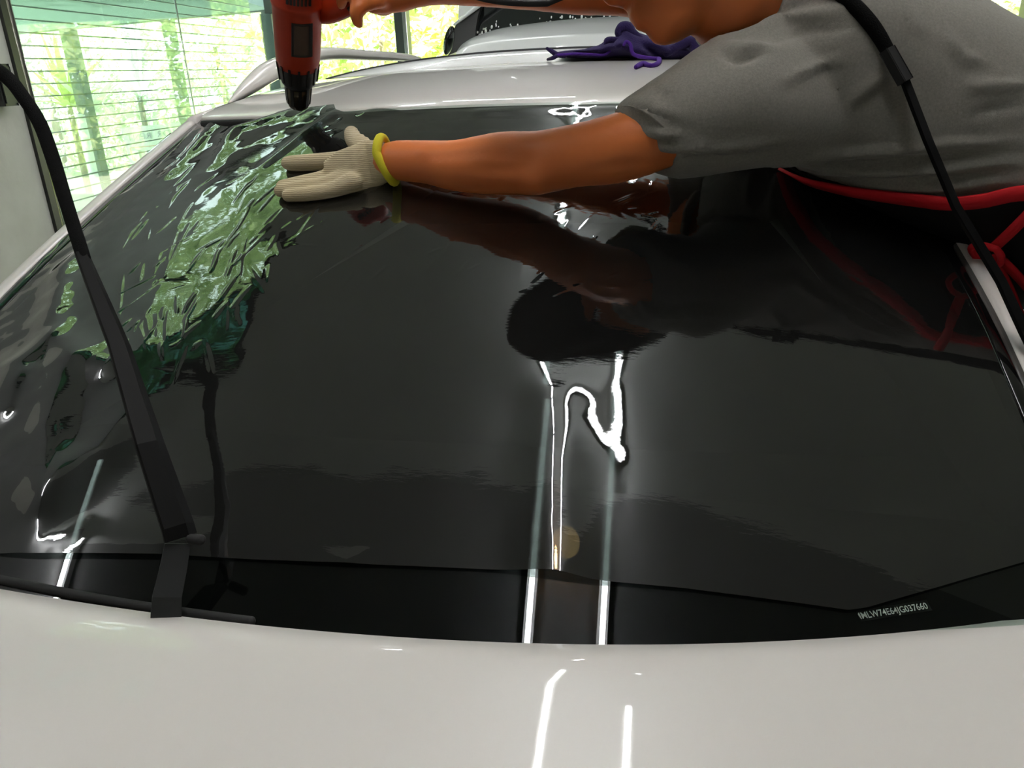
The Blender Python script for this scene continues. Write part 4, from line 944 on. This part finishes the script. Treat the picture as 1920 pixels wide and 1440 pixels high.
def refl_pt(px, py, d):
    """where the cord hangs: measured from its mirror image in the glass"""
    X = first_hit(px, py, w_g); e = 1e-4; n = norm(V(*[float(w_g(X+e*a)-w_g(X-e*a)) for a in np.eye(3)])); r = norm(ray(px, py)); return X+d*(r-2*(r @ n)*n)
# ================================================================== HEAT GUN
gtip = at(560, 207, 1.282); gaxis = norm(at(556, -60, 1.115)-gtip); GX0 = RT
def g_at(h):   # distance up the axis that shows h pixels above the tip, and metres per pixel there
    lo, hi = -.02, .5
    for _ in range(40):
        mid = (lo+hi)/2; y = project(gtip+gaxis*mid)[1]
        if 207-y < h: lo = mid
        else: hi = mid
    return lo, project(gtip+gaxis*lo)[2]/F
def gprof(l):
    out_ = []
    for h, w in l: u, k = g_at(h+.42*w); out_.append((w*k, u))
    return out_
gun = thing('heat_gun', gtip, 'orange heat gun pointing its black nozzle down at the top edge of film', 'heat gun')
gX = norm(RT-(RT @ gaxis)*gaxis); gY = np.cross(gaxis, gX)
ob('housing', lathe(gprof([(66, 20), (70, 38), (82, 40.5), (110, 42.5), (140, 44), (172, 46), (178, 46.5), (182, 48.5), (188, 49), (192, 46.5), (215, 47), (240, 46), (262, 40), (272, 28), (275, 0)]), gtip, gaxis, 40, gX), M['gun_orange'], gun)
ob('collar', lathe(gprof([(36, 18), (38, 26), (42, 31), (50, 35), (60, 36.5), (76, 38), (84, 40), (86, 36)]), gtip, gaxis, 36, gX), M['gun_black'], gun)
u0, k0_ = g_at(61); u1, k1_ = g_at(93)
for k in range(14):
    a = k*2*math.pi/14; d = math.cos(a)*gX+math.sin(a)*gY; ob('collar_rib', span(gtip+gaxis*u0+d*34*k0_, gtip+gaxis*u1+d*38.6*k1_, .0035, .0035, d), M['gun_black'], gun, False)
nz = ob('nozzle', lathe(gprof([(0, 12), (2, 18), (8, 21), (22, 23), (40, 24.5), (40, 20), (6, 17), (4, 0)]), gtip, gaxis, 32, gX), M['nozzle'], gun)
u0, k0_ = g_at(17); u1, k1_ = g_at(50)
for k in range(10):
    a = k*2*math.pi/10; d = math.cos(a)*gX+math.sin(a)*gY; ob('nozzle_fin', span(gtip+gaxis*u0+d*20.5*k0_, gtip+gaxis*u1+d*24*k1_, .0055, .003, d), M['gun_black'], nz, False)
def on_gun(px, py, r=46):  # point on the front of the housing at this height
    u, k = g_at(207-py+.42*r); x = (px-(560-(207-py)*.015))*k; y = math.sqrt(max((r*k)**2-x*x, 0)); s_ = -1 if gY @ FW > 0 else 1
    return gtip+gaxis*u+gX*x+gY*s_*y, norm(gX*x+gY*s_*y)
P = np.array([[on_gun(x, y, 46.6-.02*abs(y-100))[0] for y in np.linspace(103, 42, 8)] for x in np.linspace(555, 591, 9)]); nrm_ = on_gun(573, 70)[1]
lp = ob('rating_plate', slab(P, -nrm_, .0012), M['gun_black'], gun, False)
P = np.array([[on_gun(x, y, 48.2-.02*abs(y-100))[0] for y in np.linspace(99, 46, 8)] for x in np.linspace(560, 585, 7)]); ob('plate_panel', slab(P, -nrm_, .0008), M['nozzle'] if False else pbr('plate_brown', (.045, .022, .012), .5), lp, False)
for k in range(7):
    p0, n0 = on_gun(548+k*6.5, 9, 48.6); p1, _ = on_gun(548+k*6.5, -9, 47.6); ob('vent_slot', span(p0, p1, .0032, .0025, n0), M['gun_black'], gun, False)
ob('handle', tube([at(596, 0, 1.20), at(622, 3, 1.172), at(655, -8, 1.15), at(700, -30, 1.135), at(760, -60, 1.125), at(800, -85, 1.115)], [.034, .036, .034, .029, .028, .029], 22, ref=FW, flat=.62), M['gun_orange'], gun)
ob('trigger', span(at(655, 22, 1.135), at(668, 6, 1.13), .012, .009, FW, .003), M['gun_black'], gun, False)
ob('power_cord', tube([at(800, -85, 1.115)]+[refl_pt(x, y, d) for x, y, d in ((1060, 372, .36), (1120, 384, .40), (1190, 404, .42), (1240, 432, .42), (1272, 470, .40))]+[ST[1][0]+V(.0, .06, .13)], .0045, 8, 50), M['rubber'], gun)

# ================================================================== PURPLE CLOTH ON THE ROOF
def roof_at(px, py):
    p = first_hit(px, py, r_g, .8, 3.2); return p
top_l = [(1046, 97), (1060, 95), (1100, 92), (1130, 84), (1140, 76), (1158, 74), (1162, 55), (1172, 50), (1186, 57), (1215, 66), (1250, 72), (1285, 71), (1300, 76), (1308, 92), (1309, 104)]
bot_l = [(1046, 105), (1062, 108), (1090, 110), (1125, 112), (1142, 108), (1155, 108), (1168, 109), (1180, 110), (1195, 113), (1215, 118), (1250, 118), (1285, 115), (1299, 113), (1305, 112), (1308, 108)]
ct = 1.77; rings = []; rgc = np.random.default_rng(11)
n = 46; tl = interp(np.array(top_l, float), n); bl_ = interp(np.array(bot_l, float), n)
for i in range(n):
    x = bl_[i, 0]*.5+tl[i, 0]*.5; yb, yt = bl_[i, 1], tl[i, 1]; Q = []
    dep = .02+.05*math.sin(math.pi*min(1, max(0, i/(n-1))))
    for k, a in enumerate(np.linspace(0, 2*math.pi, 26, endpoint=False)):
        u = .5-.5*math.cos(a); fy = yb+(yt-yb)*u; back = (a > math.pi)
        off = -math.sin(a)*dep+(.012*math.sin(u*9+i*.35)+.006*math.sin(i*.9+k))*math.sin(a)**2
        p = at(x+2.0*math.sin(i*.7+u*6)*math.sin(math.pi*u), fy, ct+off); Q.append(p)
    rings.append(Q)
cloth = ob('cloth', loft(rings), M['purple'], None, True, label='crumpled purple microfibre cloth lying on the white car roof', cat='cloth')
def on_roof(x, y, dt):
    p = at(x, y, ct+dt)
    if y > 109 and p[2] < r_z(p[0], p[1])+.004:   # this part lies on the roof
        q_ = roof_at(x, y); return (q_ if q_ is not None else p)+V(0, 0, .004)
    return p
def ct_tube(l, r, dt=-.07): return tube([on_roof(x, y, dt) for x, y in l], r, 8)
ob('hem', ct_tube([(1170, 84), (1174, 78), (1182, 84), (1187, 101), (1205, 107), (1228, 110), (1236, 115), (1233, 123), (1220, 127), (1205, 124), (1192, 130)], [.003, .0035, .004, .004, .004, .004, .005, .005, .004, .006, .004], -.085), M['purple_hem'], cloth)
ob('corner', ct_tube([(1026, 91), (1034, 96), (1044, 102), (1056, 104)], [.0035, .005, .006, .006], -.03), M['purple'], cloth)
ob('corner', ct_tube([(1027, 115), (1036, 109), (1046, 104), (1058, 104)], [.003, .0045, .005, .006], -.03), M['purple'], cloth)
ob('hem', ct_tube([(1046, 103), (1080, 101), (1110, 102), (1132, 103), (1143, 96), (1150, 88), (1172, 88)], .0028, -.055), M['purple_hem'], cloth)
ob('fold', ct_tube([(1166, 75), (1160, 62), (1166, 52), (1178, 52), (1186, 62), (1205, 74)], [.006, .009, .012, .012, .010, .006], -.04), M['purple'], cloth)
ob('fold', ct_tube([(1136, 82), (1140, 76), (1158, 76), (1185, 80)], [.005, .008, .008, .006], -.045), M['purple'], cloth)
ob('fold', ct_tube([(1250, 100), (1275, 84), (1296, 78), (1304, 92), (1302, 108)], [.008, .012, .012, .012, .010], -.05), M['purple'], cloth)
